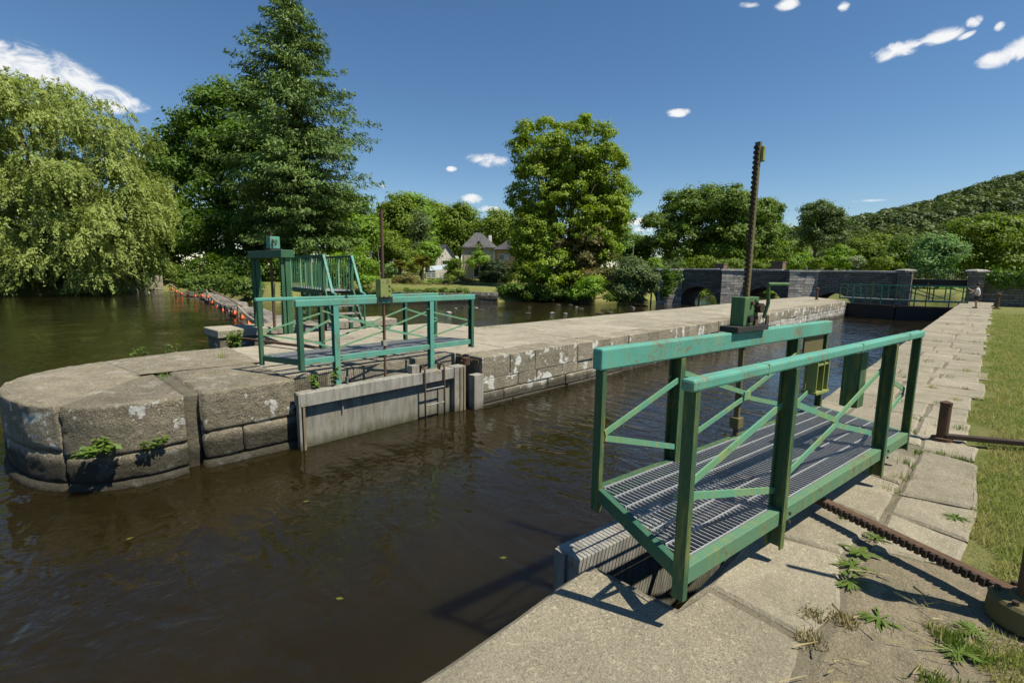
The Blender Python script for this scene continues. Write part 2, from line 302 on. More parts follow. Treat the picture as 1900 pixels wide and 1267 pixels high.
def ground_mat():
    mt, t, p = new_mat('meadow')
    v = coord(t)
    c = mix(t, rng_(t, noise(t, v, 0.35, 5, 0.6), 0.35, 0.65), (0.15, 0.175, 0.045), (0.235, 0.225, 0.085))
    c = mix(t, rng_(t, noise(t, v, 2.4, 6, 0.65), 0.5, 0.7, 0, 0.75), c, (0.31, 0.27, 0.125))
    c = mix(t, rng_(t, noise(t, v, 40, 4, 0.7), 0.4, 0.7, 0, 0.7), c, (0.085, 0.115, 0.022))
    L(t, c, p.inputs['Base Color']); p.inputs['Roughness'].default_value = 0.95; p.inputs['Specular IOR Level'].default_value = 0.1
    bump(t, p, math_n(t, 'ADD', noise(t, v, 60, 4, 0.7), noise(t, v, 7, 4)), 0.8, 0.05)
ground_mat()
def water_mat(name, col, sc, amt, deep=True):
    mt, t, p = new_mat(name)
    v = coord(t, (1, 0.75, 1), (0, 0, R(-38)))
    v2 = coord(t, (0.55, 1.25, 1), (0, 0, R(20)))
    c = mix(t, rng_(t, noise(t, v, 0.8, 3), 0.35, 0.65), col, tuple(x*0.8 for x in col))
    L(t, c, p.inputs['Base Color']); p.inputs['Roughness'].default_value = 0.045
    p.subsurface_method = 'BURLEY'; p.inputs['Subsurface Weight'].default_value = 1.0 if deep else 0.0; p.inputs['Subsurface Radius'].default_value = (0.55, 0.45, 0.3); p.inputs['Subsurface Scale'].default_value = 0.8
    p.inputs['IOR'].default_value = 1.33; p.inputs['Specular IOR Level'].default_value = 0.5
    n1 = noise(t, v2, 2.6*sc, 2, 0.5, 0.6); n2 = noise(t, v, 7.5*sc, 2, 0.5, 0.4)
    patch = rng_(t, noise(t, v, 0.18, 2), 0.38, 0.62, 0.25, 1.0)
    h = math_n(t, 'MULTIPLY', math_n(t, 'ADD', n1, math_n(t, 'MULTIPLY', n2, 0.28)), patch)
    bump(t, p, h, amt, 0.10)
water_mat('water', (0.0172, 0.0129, 0.0044), 1.0, 0.6)
water_mat('river_water', (0.024, 0.018, 0.009), 1.6, 0.40, False)

# ------------------------------------------------------------------ mesh helpers
def V(*a): return Vector(a)
class MB:
    def __init__(s): s.v = []; s.f = []
    def add(s, vs, fs):
        b = len(s.v); s.v += [tuple(x) for x in vs]; s.f += [tuple(i+b for i in f) for f in fs]; return s
    def obb(s, c, ax, ay, az):
        c = Vector(c); vs = []
        for k in (-1, 1):
            for j in (-1, 1):
                for i in (-1, 1): vs.append(c+ax*i+ay*j+az*k)
        return s.add(vs, [(0, 2, 3, 1), (4, 5, 7, 6), (0, 1, 5, 4), (2, 6, 7, 3), (0, 4, 6, 2), (1, 3, 7, 5)])
    def box(s, x0, x1, y0, y1, z0, z1):
        return s.obb(((x0+x1)/2, (y0+y1)/2, (z0+z1)/2), V((x1-x0)/2, 0, 0), V(0, (y1-y0)/2, 0), V(0, 0, (z1-z0)/2))
    def beam(s, a, b, w, h, up=(0, 0, 1)):
        a = Vector(a); b = Vector(b); d = b-a; ln = d.length; d.normalize()
        up = Vector(up)
        if abs(d.dot(up)) > 0.98: up = V(0, 1, 0)
        sd = d.cross(up).normalized(); u = sd.cross(d).normalized()
        return s.obb((a+b)/2, d*(ln/2), sd*(w/2), u*(h/2))
    def tube(s, pts, r, n=8, cap=True):
        pts = [Vector(p) for p in pts]; rs = r if isinstance(r, (list, tuple)) else [r]*len(pts)
        b = len(s.v); prev = None
        for i, p in enumerate(pts):
            d = (pts[min(i+1, len(pts)-1)]-pts[max(i-1, 0)]).normalized()
            if prev is None:
                ref = V(0, 0, 1) if abs(d.z) < 0.9 else V(1, 0, 0)
                sx = d.cross(ref).normalized()
            else:
                sx = (prev-d*prev.dot(d)).normalized()
            prev = sx; sy = d.cross(sx)
            for k in range(n):
                a = 2*math.pi*k/n
                s.v.append(tuple(p+(sx*math.cos(a)+sy*math.sin(a))*rs[i]))
        for i in range(len(pts)-1):
            for k in range(n):
                k2 = (k+1) % n
                s.f.append((b+i*n+k, b+i*n+k2, b+(i+1)*n+k2, b+(i+1)*n+k))
        if cap:
            s.f.append(tuple(b+k for k in reversed(range(n)))); s.f.append(tuple(b+(len(pts)-1)*n+k for k in range(n)))
        return s
    def lathe(s, c, prof, n=16):
        b = len(s.v); c = Vector(c)
        for (r, z) in prof:
            for k in range(n):
                a = 2*math.pi*k/n; s.v.append((c.x+r*math.cos(a), c.y+r*math.sin(a), c.z+z))
        for i in range(len(prof)-1):
            for k in range(n):
                k2 = (k+1) % n; s.f.append((b+i*n+k, b+i*n+k2, b+(i+1)*n+k2, b+(i+1)*n+k))
        s.f.append(tuple(b+k for k in reversed(range(n)))); s.f.append(tuple(b+(len(prof)-1)*n+k for k in range(n)))
        return s
    def prism(s, poly, z0, z1):
        n = len(poly); b = len(s.v)
        for z in (z0, z1):
            for (x, y) in poly: s.v.append((x, y, z))
        s.f.append(tuple(b+k for k in reversed(range(n)))); s.f.append(tuple(b+n+k for k in range(n)))
        for k in range(n):
            k2 = (k+1) % n; s.f.append((b+k, b+k2, b+n+k2, b+n+k))
        return s
    def stone(s, poly, z0, z1, bev=0.02, gap=0.0, jz=0.0):
        """chamfered slab; poly CCW, gap shrinks it to leave a joint"""
        P = [Vector((x, y)) for x, y in poly]; n = len(P)
        def inset(d):
            out = []
            for i in range(n):
                a, b_, c = P[i-1], P[i], P[(i+1) % n]
                e1 = (b_-a).normalized(); e2 = (c-b_).normalized()
                n1 = V(-e1.y, e1.x); n2 = V(-e2.y, e2.x); q = (n1+n2)
                q = q.normalized() if q.length > 1e-6 else n1
                k = max(0.35, q.dot(n1)); out.append(b_+q*(d/k))
            return out
        r0 = inset(gap); r1 = inset(gap+bev); b = len(s.v)
        dz = [rnd.uniform(-jz, jz) for _ in range(n)]
        for q in r0: s.v.append((q.x, q.y, z0))
        for q, d in zip(r0, dz): s.v.append((q.x, q.y, z1-bev*0.7+d))
        for q, d in zip(r1, dz): s.v.append((q.x, q.y, z1+d))
        s.f.append(tuple(b+k for k in reversed(range(n))))
        for j in range(2):
            for k in range(n):
                k2 = (k+1) % n; s.f.append((b+j*n+k, b+j*n+k2, b+(j+1)*n+k2, b+(j+1)*n+k))
        s.f.append(tuple(b+2*n+k for k in range(n)))
        return s
    def build(s, name, mat, parent=None, loc=None, smooth=False, bevel=0.0, kind=None):
        o3 = Vector(loc) if loc is not None else (WLOC[parent] if parent is not None else V(0, 0, 0))
        me = bpy.data.meshes.new(name)
        me.from_pydata([(x-o3.x, y-o3.y, z-o3.z) for x, y, z in s.v], [], s.f)
        return finish(me, name, mat, parent, o3, smooth, bevel, kind)
WLOC = {}
def finish(me, name, mat, parent, o3, smooth=False, bevel=0.0, kind=None):
    me.materials.append(MATS[mat])
    if smooth: me.polygons.foreach_set('use_smooth', [True]*len(me.polygons))
    me.update()
    o = bpy.data.objects.new(name, me); COL.objects.link(o)
    if parent is None: o.location = o3
    else: o.parent = parent
    WLOC[o] = Vector(o3)
    if bevel:
        bm = o.modifiers.new('bevel', 'BEVEL'); bm.width = bevel; bm.segments = 2; bm.limit_method = 'ANGLE'; bm.angle_limit = R(40)
    if kind: o['kind'] = kind
    return o
def tag(o, label=None, cat=None, group=None, kind=None):
    if label: o['label'] = label
    if cat: o['category'] = cat
    if group: o['group'] = group
    if kind: o['kind'] = kind
    return o
def thing(name, label, cat, loc=(0, 0, 0), group=None):
    o = bpy.data.objects.new(name, None); COL.objects.link(o); o.location = loc
    o.empty_display_size = 0.3
    WLOC[o] = Vector(loc); return tag(o, label, cat, group)
def np_mesh(name, verts, nper, mat, parent=None, loc=(0, 0, 0), kind=None):
    """verts (N*nper,3) array, every nper verts one face"""
    loc = WLOC[parent] if parent is not None else Vector(loc)
    verts = np.asarray(verts, np.float32)-np.array(loc, np.float32)
    nf = len(verts)//nper
    me = bpy.data.meshes.new(name)
    me.vertices.add(len(verts)); me.vertices.foreach_set('co', verts.ravel())
    me.loops.add(len(verts)); me.loops.foreach_set('vertex_index', np.arange(len(verts), dtype=np.int32))
    me.polygons.add(nf); me.polygons.foreach_set('loop_start', np.arange(0, len(verts), nper, dtype=np.int32))
    me.polygons.foreach_set('loop_total', np.full(nf, nper, np.int32))
    me.update(calc_edges=True)
    return finish(me, name, mat, parent, loc, False, 0, kind)
def unit(a): return a/np.maximum(np.linalg.norm(a, axis=1, keepdims=True), 1e-9)
def leaf_quads(c, nrm, ln, wd, along=None):
    n = len(c); nrm = unit(nrm)
    a = NR.normal(size=(n, 3)) if along is None else along
    a = unit(a-nrm*np.sum(a*nrm, 1, keepdims=True)); b = np.cross(nrm, a)
    ln = np.asarray(ln).reshape(-1, 1); wd = np.asarray(wd).reshape(-1, 1)
    return np.stack([c-a*ln, c-b*wd+a*ln*0.15, c+a*ln, c+b*wd+a*ln*0.15], 1).reshape(-1, 3)
# ================================================================== SETTING
ZW, ZR = -0.95, -1.35          # water above and below the weir
# ---- terrain sheet with the river cut into it
RIV = [(-60, -400), (-60, -2), (-59.5, 4), (-61.5, 8), (-65, 12), (-55, 14), (-47, 14.6), (-43, 16.5), (-50, 21), (-49.5, 24), (-44, 26.5), (-40, 29.5),
       (-34.2, 32), (-33.2, 38), (-29, 43.5), (-27, 47), (-27, 58), (-36, 66), (-60, 72), (-61, 80), (-30, 74), (-8, 70), (-1.5, 62), (-1.0, 50), (-1.0, 46), (-1.0, -400)]
def riv_dist(X, Y):
    P = np.array(RIV, float); Q = np.roll(P, -1, 0)
    d = np.full(X.shape, 1e9); ins = np.zeros(X.shape, bool)
    for (x0, y0), (x1, y1) in zip(P, Q):
        ex, ey = x1-x0, y1-y0; l2 = ex*ex+ey*ey
        t = np.clip(((X-x0)*ex+(Y-y0)*ey)/l2, 0, 1)
        d = np.minimum(d, np.hypot(X-x0-t*ex, Y-y0-t*ey))
        cr = ((y0 > Y) != (y1 > Y)) & (X < (x1-x0)*(Y-y0)/((y1-y0) if y1 != y0 else 1e-9)+x0)
        ins ^= cr
    return np.where(ins, -d, d)
def sm(t): t = np.clip(t, 0, 1); return t*t*(3-2*t)
def ground_z(X, Y):
    X = np.asarray(X, float); Y = np.asarray(Y, float)
    d = riv_dist(X, Y)
    wd = np.where(X > -4, 0.35, 2.6)
    right = sm((X+4)/2.2)
    land = 0.05*(1-right) + (-0.035)*right + np.where(X > -4, 0, np.clip(d-3, 0, 60)*0.018)
    land = land - 0.22*right*sm((Y-39)/5) + 0.05*np.sin(X*0.31)*np.cos(Y*0.23)*(1-right)
    land = land + right*sm((X-0.6)/3)*0.03*np.sin(X*1.3+Y*0.4)
    base = np.where(Y > 13, ZR, ZW)-0.12
    base = np.where(X > -4, -0.9, base)
    z = np.where(d >= 0, base+(land-base)*sm(d/wd), base-2.0*sm(-d/np.where(X > -4, 0.3, 3.0)))
    return z
def axis(segs):
    out = []
    for a, b, n in segs: out += list(np.linspace(a, b, n, endpoint=False))
    return np.array(out+[segs[-1][1]])
gx = axis([(-1500, -300, 12), (-300, -90, 30), (-90, -20, 90), (-20, -2, 18), (-2, 2, 28), (2, 20, 18), (20, 100, 16), (100, 1500, 14)])
gy = axis([(-1500, -100, 12), (-100, -10, 30), (-10, 8, 30), (8, 40, 64), (40, 90, 60), (90, 200, 30), (200, 2500, 16)])
GX, GY = np.meshgrid(gx, gy, indexing='ij')
GZ = ground_z(GX, GY)
nx, ny = GX.shape
me = bpy.data.meshes.new('ground')
idx = np.arange(nx*ny).reshape(nx, ny)
fs = np.stack([idx[:-1, :-1], idx[1:, :-1], idx[1:, 1:], idx[:-1, 1:]], -1).reshape(-1, 4)
me.from_pydata(np.stack([GX, GY, GZ], -1).reshape(-1, 3).tolist(), [], fs.tolist())
finish(me, 'ground', 'meadow', None, V(0, 0, 0), True, 0, 'structure')

# ---- water: upper pool with the lock chamber, and the river below the weir
def rip_sheet(name, poly, z, mat):
    mb = MB(); mb.v = [(x, y, z) for x, y in poly]; mb.f = [tuple(range(len(poly)))]
    return mb.build(name, mat, kind='structure')
rip_sheet('upper_water', [(-75, -400), (-0.7, -400), (-0.7, 37.6), (-8.2, 37.6), (-8.2, 5.2), (-14.9, 5.2), (-28, 8.2), (-40, 9.9), (-75, 12.8)], ZW, 'water')
rip_sheet('river_water', [(-75, 12.8), (-40, 9.9), (-28, 8.2), (-14.9, 5.2), (-8.2, 5.2), (-8.2, 37.6), (-0.7, 37.6), (-0.5, 90), (-80, 90)], ZR, 'river_water')

# ---- hill and its wood
ridge = [(1180, 500), (1290, 478), (1400, 449), (1460, 436), (1580, 410), (1700, 385), (1800, 352), (1900, 322), (2050, 290), (2300, 250), (2900, 260)]
def ridge_y(px): return float(np.interp(px, [r[0] for r in ridge], [r[1] for r in ridge]))
def hill_pt(px, t):
    d = 120+t*230
    top = at(px, ridge_y(px), 350.0); p = at(px, 512, d)
    z = max(0.0, top.z-2)*(sm(np.array(t)).item()*0.45+t*0.55) if t <= 1 else max(0.0, top.z-2)*(1-(t-1)*0.8)
    w = mnoise.noise(V(p.x*0.012, p.y*0.012, 3.1))*7*min(t, 1) if z > 0 else 0
    return V(p.x, p.y, z+w-0.6)
mb = MB(); PX = np.linspace(1180, 2900, 70); TT = np.linspace(0, 1.6, 34)
for px in PX:
    for t in TT: mb.v.append(tuple(hill_pt(px, t)))
for i in range(len(PX)-1):
    for j in range(len(TT)-1):
        a = i*len(TT)+j; mb.f.append((a, a+len(TT), a+len(TT)+1, a+1))
mb.build('hill', 'meadow', smooth=True, kind='structure')
cs, ns, ls = [], [], []
for k in range(2600):
    px = rnd.uniform(1200, 2250); t = rnd.random()**0.8*1.04
    p = hill_pt(px, t); r = rnd.uniform(2.2, 4.3)*(0.8+0.3*t); n = 105
    pine = rnd.random() < 0.12
    u = unit(NR.normal(size=(n, 3))); u[:, 2] = np.abs(u[:, 2])*1.0-0.15
    rad = r*(0.72+0.32*NR.random((n, 1)))
    sc = np.array([1, 1, 1.15 if not pine else 1.5])
    cs.append(np.array(p)+np.array([0, 0, r*0.55])+u*rad*sc); ns.append(u*0.9+NR.normal(size=(n, 3))*0.3+np.array([0, 0, 0.4]))
    ls.append(np.full(n, r*0.20)*(0.6+0.7*NR.random(n)))
cs = np.concatenate(cs); ns = np.concatenate(ns); ls = np.concatenate(ls)
w = np_mesh('hillside_wood', leaf_quads(cs, ns, ls, ls*0.75), 4, 'leaf_hill', kind='stuff')
tag(w, 'continuous green wood covering the hillside behind the bridge', 'wood')

# ---- right quay: core, paving slabs, earth
quay = MB()
quay.box(-1.44, -0.12, -9, 2.14, -3.2, -0.016)
quay.box(-0.93, -0.12, 2.14, 6.06, -3.2, -0.017)
quay.box(-1.44, -0.12, 6.06, 45.8, -3.2, -0.016)
quay = quay.build('quay', 'joint', kind='structure')
def slab(poly, mat='quay_slab', z1=0.0, th=0.34, bev=0.02, gap=0.008, par=None, name='paving_slab', jz=0.004):
    if max(q[1] for q in poly) < 14:                # worn, uneven edges on the nearer slabs
        out = []
        for (x0, y0), (x1, y1) in zip(poly, poly[1:]+poly[:1]):
            l = math.dist((x0, y0), (x1, y1)); n = max(1, int(l/0.13)); out.append((x0, y0))
            for k in range(1, n):
                t = k/n; j = rnd.uniform(-0.003, 0.009); nx_, ny_ = -(y1-y0)/l, (x1-x0)/l
                out.append((x0+(x1-x0)*t+nx_*j, y0+(y1-y0)*t+ny_*j))
        poly = out
    return MB().stone(poly, z1-th, z1, bev, gap, jz).build(name, mat, par or quay)
slab([(-1.47, 0.86), (-0.41, 0.90), (-0.40, 2.05), (-0.43, 2.34), (-0.91, 2.41), (-0.95, 2.13), (-1.38, 2.14), (-1.46, 2.06)], 'near_slab', 0.0, 0.5, 0.035)
slab([(-1.47, -0.35), (-0.4, -0.3), (-0.41, 0.89), (-1.47, 0.85)], 'near_slab', 0, 0.5, 0.035)
slab([(-1.47, -1.6), (-0.4, -1.6), (-0.4, -0.31), (-1.47, -0.36)], 'near_slab', 0, 0.5, 0.035)
slab([(-0.91, 2.42), (-0.43, 2.35), (-0.36, 2.7), (-0.47, 3.27), (-0.92, 3.2)])
slab([(-0.92, 3.21), (-0.47, 3.28), (-0.38, 3.9), (-0.92, 4.05)])
slab([(-0.92, 4.06), (-0.38, 3.91), (-0.36, 4.75), (-0.92, 4.9)])
slab([(-0.92, 4.91), (-0.36, 4.76), (-0.33, 5.55), (-0.92, 6.0)])
slab([(-0.37, 3.45), (0.03, 3.6), (0.06, 3.98), (-0.36, 4.1)])
slab([(-0.36, 4.11), (0.06, 3.99), (0.09, 4.6), (-0.35, 4.5)])
slab([(-0.35, 4.51), (0.09, 4.61), (0.07, 5.74), (-0.33, 5.85)], z1=0.006)
y = 5.56
row = 0
while y < 45:
    h = rnd.uniform(0.48, 0.95) if y < 20 else rnd.uniform(0.8, 1.3)
    x0 = -0.92 if y < 5.9 else -1.47
    cuts = [x0]; nc = 2 if rnd.random() < 0.55 else 3
    for k in range(1, nc): cuts.append(x0+(0.04-x0)*(k/nc)+rnd.uniform(-0.13, 0.13))
    cuts.append(0.04+rnd.uniform(-0.09, 0.06))
    if row == 0: cuts = [-0.92, -0.34, 0.05]; y = 5.87; h = 0.5; x0 = -0.92
    for k in range(len(cuts)-1):
        j = [rnd.uniform(-0.025, 0.025) for _ in range(4)]
        a0 = y if row else (6.02 if k == 0 else 5.88)
        slab([(cuts[k], a0+(j[0] if row else 0)), (cuts[k+1], a0+(j[1] if row else 0)), (cuts[k+1]+j[2], y+h), (cuts[k]+(j[3] if k else 0), y+h)],
             z1=rnd.uniform(-0.005, 0.005), gap=rnd.uniform(0.004, 0.011))
    y += h; row += 1
# bare earth behind the coping beside the camera
mb = MB(); n1, n2 = 34, 60
for i in range(n1+1):
    for j in range(n2+1):
        x = -0.43+i/n1*1.0; yy = 0.2+j/n2*3.45
        hgt = -0.012+0.016*mnoise.noise(V(x*3, yy*3, 0))+0.008*mnoise.noise(V(x*11, yy*11, 2))
        e = min(i/3, (n1-i)/14, j/4, (n2-j)/3, 1); mb.v.append((x, yy, hgt*1.0-0.03*(1-e)))
for i in range(n1):
    for j in range(n2):
        a = i*(n2+1)+j; mb.f.append((a, a+n2+1, a+n2+2, a+1))
mb.build('dirt_path', 'dirt', smooth=True, kind='structure')

# ---- lock island: stone core, top slabs, wall stones, rough nose blocks
ISL = thing('lock_island', 'long grey stone island with rounded nose beside the lock chamber', 'lock wall', (-8.7, 10, -0.95))
core = MB()
core.prism([(-6.80, 6.08), (-6.80, 38.2), (-9.9, 42.8), (-10.5, 40), (-10.5, 9.6), (-12.3, 9.2), (-12.3, 4.25), (-10.86, 4.0), (-10.81, 2.2), (-10.46, 1.0), (-10.23, 0.53), (-9.92, 0.15),
            (-9.48, -0.08), (-9.0, -0.155), (-8.5, -0.125), (-8.0, -0.015), (-7.62, 0.13), (-7.38, 0.31), (-7.16, 0.53), (-7.04, 0.8), (-7.02, 1.1), (-7.06, 1.38), (-7.2, 1.40), (-7.2, 1.61), (-7.08, 1.62), (-7.075, 2.70), (-7.47, 2.72), (-7.47, 6.08)], -3.2, -0.06)
core.build('core', 'dark_recess', ISL)
def itop(poly, z1=0.0, gap=0.006, bev=0.012, th=0.25, mat='island_top', name='slab'):
    return MB().stone(poly, z1-th, z1, bev, gap, 0.003).build(name, mat, ISL)
y = 6.10
while y < 38.1:                                     # coping along the chamber
    h = min(rnd.uniform(0.62, 1.0), 38.2-y)
    if 38.2-y-h < 0.3: h = 38.2-y
    mb = MB().stone([(-7.32, y), (-6.70+rnd.uniform(-0.012, 0.012), y), (-6.70+rnd.uniform(-0.012, 0.012), y+h), (-7.32, y+h)], -0.42 if y < 11 else -0.36, rnd.uniform(-0.006, 0.006), 0.022, 0.006, 0.004)
    mb.build('coping_stone', 'wall_stone', ISL)
    y += h
def face_stone(x, y0, y1, z0, z1, mat, depth=0.16):
    p = rnd.uniform(-0.022, 0.014); c = 0.016; g = 0.006
    mb = MB(); a = [(x-depth, y0+g, z0+g), (x-depth, y1-g, z0+g), (x-depth, y1-g, z1-g), (x-depth, y0+g, z1-g)]
    xb = x+p-c; b = [(xb, *q[1:]) for q in a]
    f = [(x+p+rnd.uniform(-0.006, 0.006), y0+g+c, z0+g+c), (x+p, y1-g-c, z0+g+c), (x+p+rnd.uniform(-0.008, 0.008), y1-g-c, z1-g-c), (x+p, y0+g+c, z1-g-c)]
    mb.add(a+b+f, [(0, 1, 5, 4), (1, 2, 6, 5), (2, 3, 7, 6), (3, 0, 4, 7), (4, 5, 9, 8), (5, 6, 10, 9), (6, 7, 11, 10), (7, 4, 8, 11), (8, 9, 10, 11)])
    return mb.build('wall_stone', mat, ISL)
def courses(y0, y1, zs, wl, wh, mat):
    for z1, z0 in zip(zs[:-1], zs[1:]):
        y = y0
        while y < y1-0.02:
            h = rnd.uniform(wl, wh)
            if y1-y-h < wl*0.6: h = y1-y
            face_stone(-6.715, y, y+h, z0, z1, mat); y += h
courses(6.1, 11, [-0.42, -0.68, -0.90, -1.3], 0.55, 1.0, 'wall_stone')
courses(11, 21, [-0.36, -0.56, -0.76, -0.97, -1.35], 0.45, 0.8, 'wall_stone')
courses(21, 38.2, [-0.36, -0.56, -0.76, -0.97, -1.35], 0.45, 0.75, 'white_wall_stone')
MB().box(-6.83, -6.655, 5.86, 6.085, -3, -0.30).build('steel_guard', 'galv_beam', ISL, bevel=0.006)
# top slabs
y = 6.1; k = 0
while y < 37.5:
    h = rnd.uniform(1.1, 1.9); h = min(h, 38.2-y)
    if 38.2-y-h < 0.5: h = 38.2-y
    m_ = -9.0+rnd.uniform(-0.35, 0.35)
    itop([(m_, y), (-7.33, y), (-7.33, y+h), (m_, y+h)], rnd.uniform(-0.006, 0.004))
    itop([(-10.55+rnd.uniform(-0.05, 0.05), y), (m_, y), (m_, y+h), (-10.55+rnd.uniform(-0.05, 0.05), y+h)], rnd.uniform(-0.006, 0.004))
    y += h
itop([(-10.5, 38.21), (-6.75, 38.21), (-8.2, 40.4), (-10.3, 40.4)]); itop([(-10.3, 40.41), (-8.2, 40.41), (-9.8, 42.6), (-10.2, 42.6)])
itop([(-8.75, 2.78), (-7.47, 2.78), (-7.46, 3.9), (-8.75, 3.95)]); itop([(-8.75, 3.96), (-7.46, 3.91), (-7.44, 5.1), (-8.7, 5.0)])
itop([(-8.7, 5.01), (-7.44, 5.11), (-7.46, 6.09), (-8.75, 6.09)])
itop([(-10.88, 3.0), (-8.76, 2.92), (-8.76, 4.4), (-10.95, 4.3)]); itop([(-10.7, 4.41), (-8.76, 4.41), (-8.76, 6.09), (-10.6, 6.09)])
itop([(-12.4, 4.25), (-10.97, 4.1), (-10.72, 5.6), (-12.4, 5.6)]); itop([(-12.4, 5.61), (-10.62, 5.61), (-10.57, 7.5), (-12.4, 7.5)]); itop([(-12.4, 7.51), (-10.57, 7.51), (-10.57, 9.4), (-12.3, 9.3)])
# rough nose blocks
def dens(path, step):
    out = []
    for a, b in zip(path[:-1], path[1:]):
        n = max(1, int(math.dist(a, b)/step))
        for i in range(n): out.append((a[0]+(b[0]-a[0])*i/n, a[1]+(b[1]-a[1])*i/n))
    return out+[path[-1]]
def chaikin(p, n=2):
    for _ in range(n):
        q = [p[0]]
        for a, b in zip(p[:-1], p[1:]):
            q += [(a[0]*.75+b[0]*.25, a[1]*.75+b[1]*.25), (a[0]*.25+b[0]*.75, a[1]*.25+b[1]*.75)]
        p = q+[p[-1]]
    return p
def rough_block(path, inner, z0, z1, name, mat='nose_stone', rad=0.032, amp=0.013, top=True, seed=0.0):
    """path runs so that the outside is on its right; inner(i/n) gives the far end of the top"""
    P = dens(path, 0.05); n = len(P); mb = MB(); M = 0
    for i, (x, y) in enumerate(P):
        a = P[max(i-1, 0)]; b = P[min(i+1, n-1)]; t = V(b[0]-a[0], b[1]-a[1]).normalized(); o = V(-t.y, t.x)
        e = min(i, n-1-i); end = 0.014 if e == 0 else 0
        q = inner(i/(n-1)); prof = []
        if top:
            ex, ey = x-o.x*rad, y-o.y*rad
            for s in range(12): prof.append((q[0]+(ex-q[0])*s/12, q[1]+(ey-q[1])*s/12, z1, 0, 0, 1))
            for s in range(5):
                an = math.pi/2*(1-s/4); prof.append((ex+o.x*rad*math.cos(an), ey+o.y*rad*math.cos(an), z1-rad+rad*math.sin(an), o.x*math.cos(an), o.y*math.cos(an), math.sin(an)))
        else:
            prof.append((x-o.x*0.3, y-o.y*0.3, z1, 0, 0, 0)); prof.append((x-o.x*0.03, y-o.y*0.03, z1, o.x, o.y, 0))
        ns_ = max(3, int((z1-rad-z0)/0.05))
        for s in range(1, ns_+1):
            z = (z1-rad)+(z0-(z1-rad))*s/ns_; k = 0.012 if s == ns_ else 0
            prof.append((x-o.x*k, y-o.y*k, z, o.x, o.y, 0))
        prof.append((x-o.x*0.3, y-o.y*0.3, z0, 0, 0, 0))
        M = len(prof)
        for (vx, vy, vz, nx_, ny_, nz_) in prof:
            p = V(vx, vy, vz)+V(seed, seed, 0)
            d = amp*(0.6*mnoise.noise(p*4)+0.8*mnoise.noise(p*13)+0.8*mnoise.noise(p*31))
            if nz_ == 1: d *= 0.45
            hx = -end*(1 if (nx_ or ny_) else 0)
            mb.v.append((vx+nx_*(d+hx), vy+ny_*(d+hx), vz+nz_*d-(end*0.4 if nz_ else 0)))
    for i in range(n-1):
        for j in range(M-1): mb.f.append((i*M+j, (i+1)*M+j, (i+1)*M+j+1, i*M+j+1))
    mb.f.append(tuple(range(M))); mb.f.append(tuple((n-1)*M+k for k in reversed(range(M))))
    return mb.build(name, mat, ISL, smooth=True)
C0 = (-8.75, 1.52)
lin = lambda a, b: (lambda t: (a[0]+(b[0]-a[0])*t, a[1]+(b[1]-a[1])*t))
n1 = [(-7.03, 2.77), (-7.02, 2.2), (-7.03, 1.60)]
n2 = chaikin([(-7.01, 1.41), (-6.96, 1.1), (-6.99, 0.78), (-7.12, 0.50), (-7.35, 0.28)])
n3 = chaikin([(-7.36, 0.27), (-7.62, 0.08), (-8.0, -0.06), (-8.5, -0.17), (-9.0, -0.2)])
n4 = chaikin([(-9.01, -0.2), (-9.5, -0.12), (-9.95, 0.1), (-10.28, 0.5), (-10.5, 1.0)])
n5 = chaikin([(-10.5, 1.01), (-10.68, 1.4), (-10.85, 2.2), (-10.9, 3.0)])
rough_block(n1, lin((-8.75, 2.77), (-8.75, 1.60)), -0.50, 0.03, 'nose_block', seed=1)
rough_block([(-7.16, 1.60), (-7.16, 1.41)], lin((-8.74, 1.59), (-8.74, 1.42)), -3, 0.005, 'nose_block', 'dark_recess', seed=9)
rough_block(n2, lin((-8.75, 1.40), (-8.72, 1.25)), -0.56, 0.03, 'nose_block', seed=2, amp=0.016)
rough_block(n3, lin((-8.73, 1.24), (-8.80, 1.2)), -0.50, 0.03, 'nose_block', seed=3, amp=0.016)
rough_block(n4, lin((-8.81, 1.2), (-8.85, 1.25)), -0.50, 0.03, 'nose_block', seed=4)
rough_block(n5, lin((-8.86, 1.26), (-8.76, 2.9)), -0.50, 0.028, 'nose_block', seed=5)
off = lambda p, d: [(x+d, y) for x, y in p]
z_ = lambda t: (0, 0)
rough_block([(-7.0, 2.80), (-7.0, 2.06)], z_, -0.86, -0.505, 'nose_block', top=False, rad=0.0, seed=6)
rough_block([(-7.0, 2.04), (-7.02, 1.60)], z_, -0.86, -0.505, 'nose_block', top=False, rad=0.0, seed=7)
rough_block([(-6.97, 2.80), (-6.98, 1.59)], z_, -2.2, -0.865, 'nose_block', top=False, rad=0.0, seed=8)
rough_block([(x+0.01, y) for x, y in n2], z_, -0.87, -0.565, 'nose_block', top=False, rad=0.0, seed=10, amp=0.02)
rough_block(n3, z_, -0.87, -0.505, 'nose_block', top=False, rad=0.0, seed=11, amp=0.02)
rough_block(n4, z_, -0.87, -0.505, 'nose_block', top=False, rad=0.0, seed=12)
rough_block(n5, z_, -0.87, -0.505, 'nose_block', top=False, rad=0.0, seed=13)
rough_block([(x+0.04, y-0.01) for x, y in n2], z_, -2.2, -0.875, 'nose_block', top=False, rad=0.0, seed=14)
rough_block([(x+0.02, y-0.04) for x, y in n3], z_, -2.2, -0.875, 'nose_block', top=False, rad=0.0, seed=15)
rough_block([(x-0.03, y-0.03) for x, y in n4], z_, -2.2, -0.875, 'nose_block', top=False, rad=0.0, seed=16)
rough_block([(x-0.03, y) for x, y in n5], z_, -2.2, -0.875, 'nose_block', top=False, rad=0.0, seed=17)

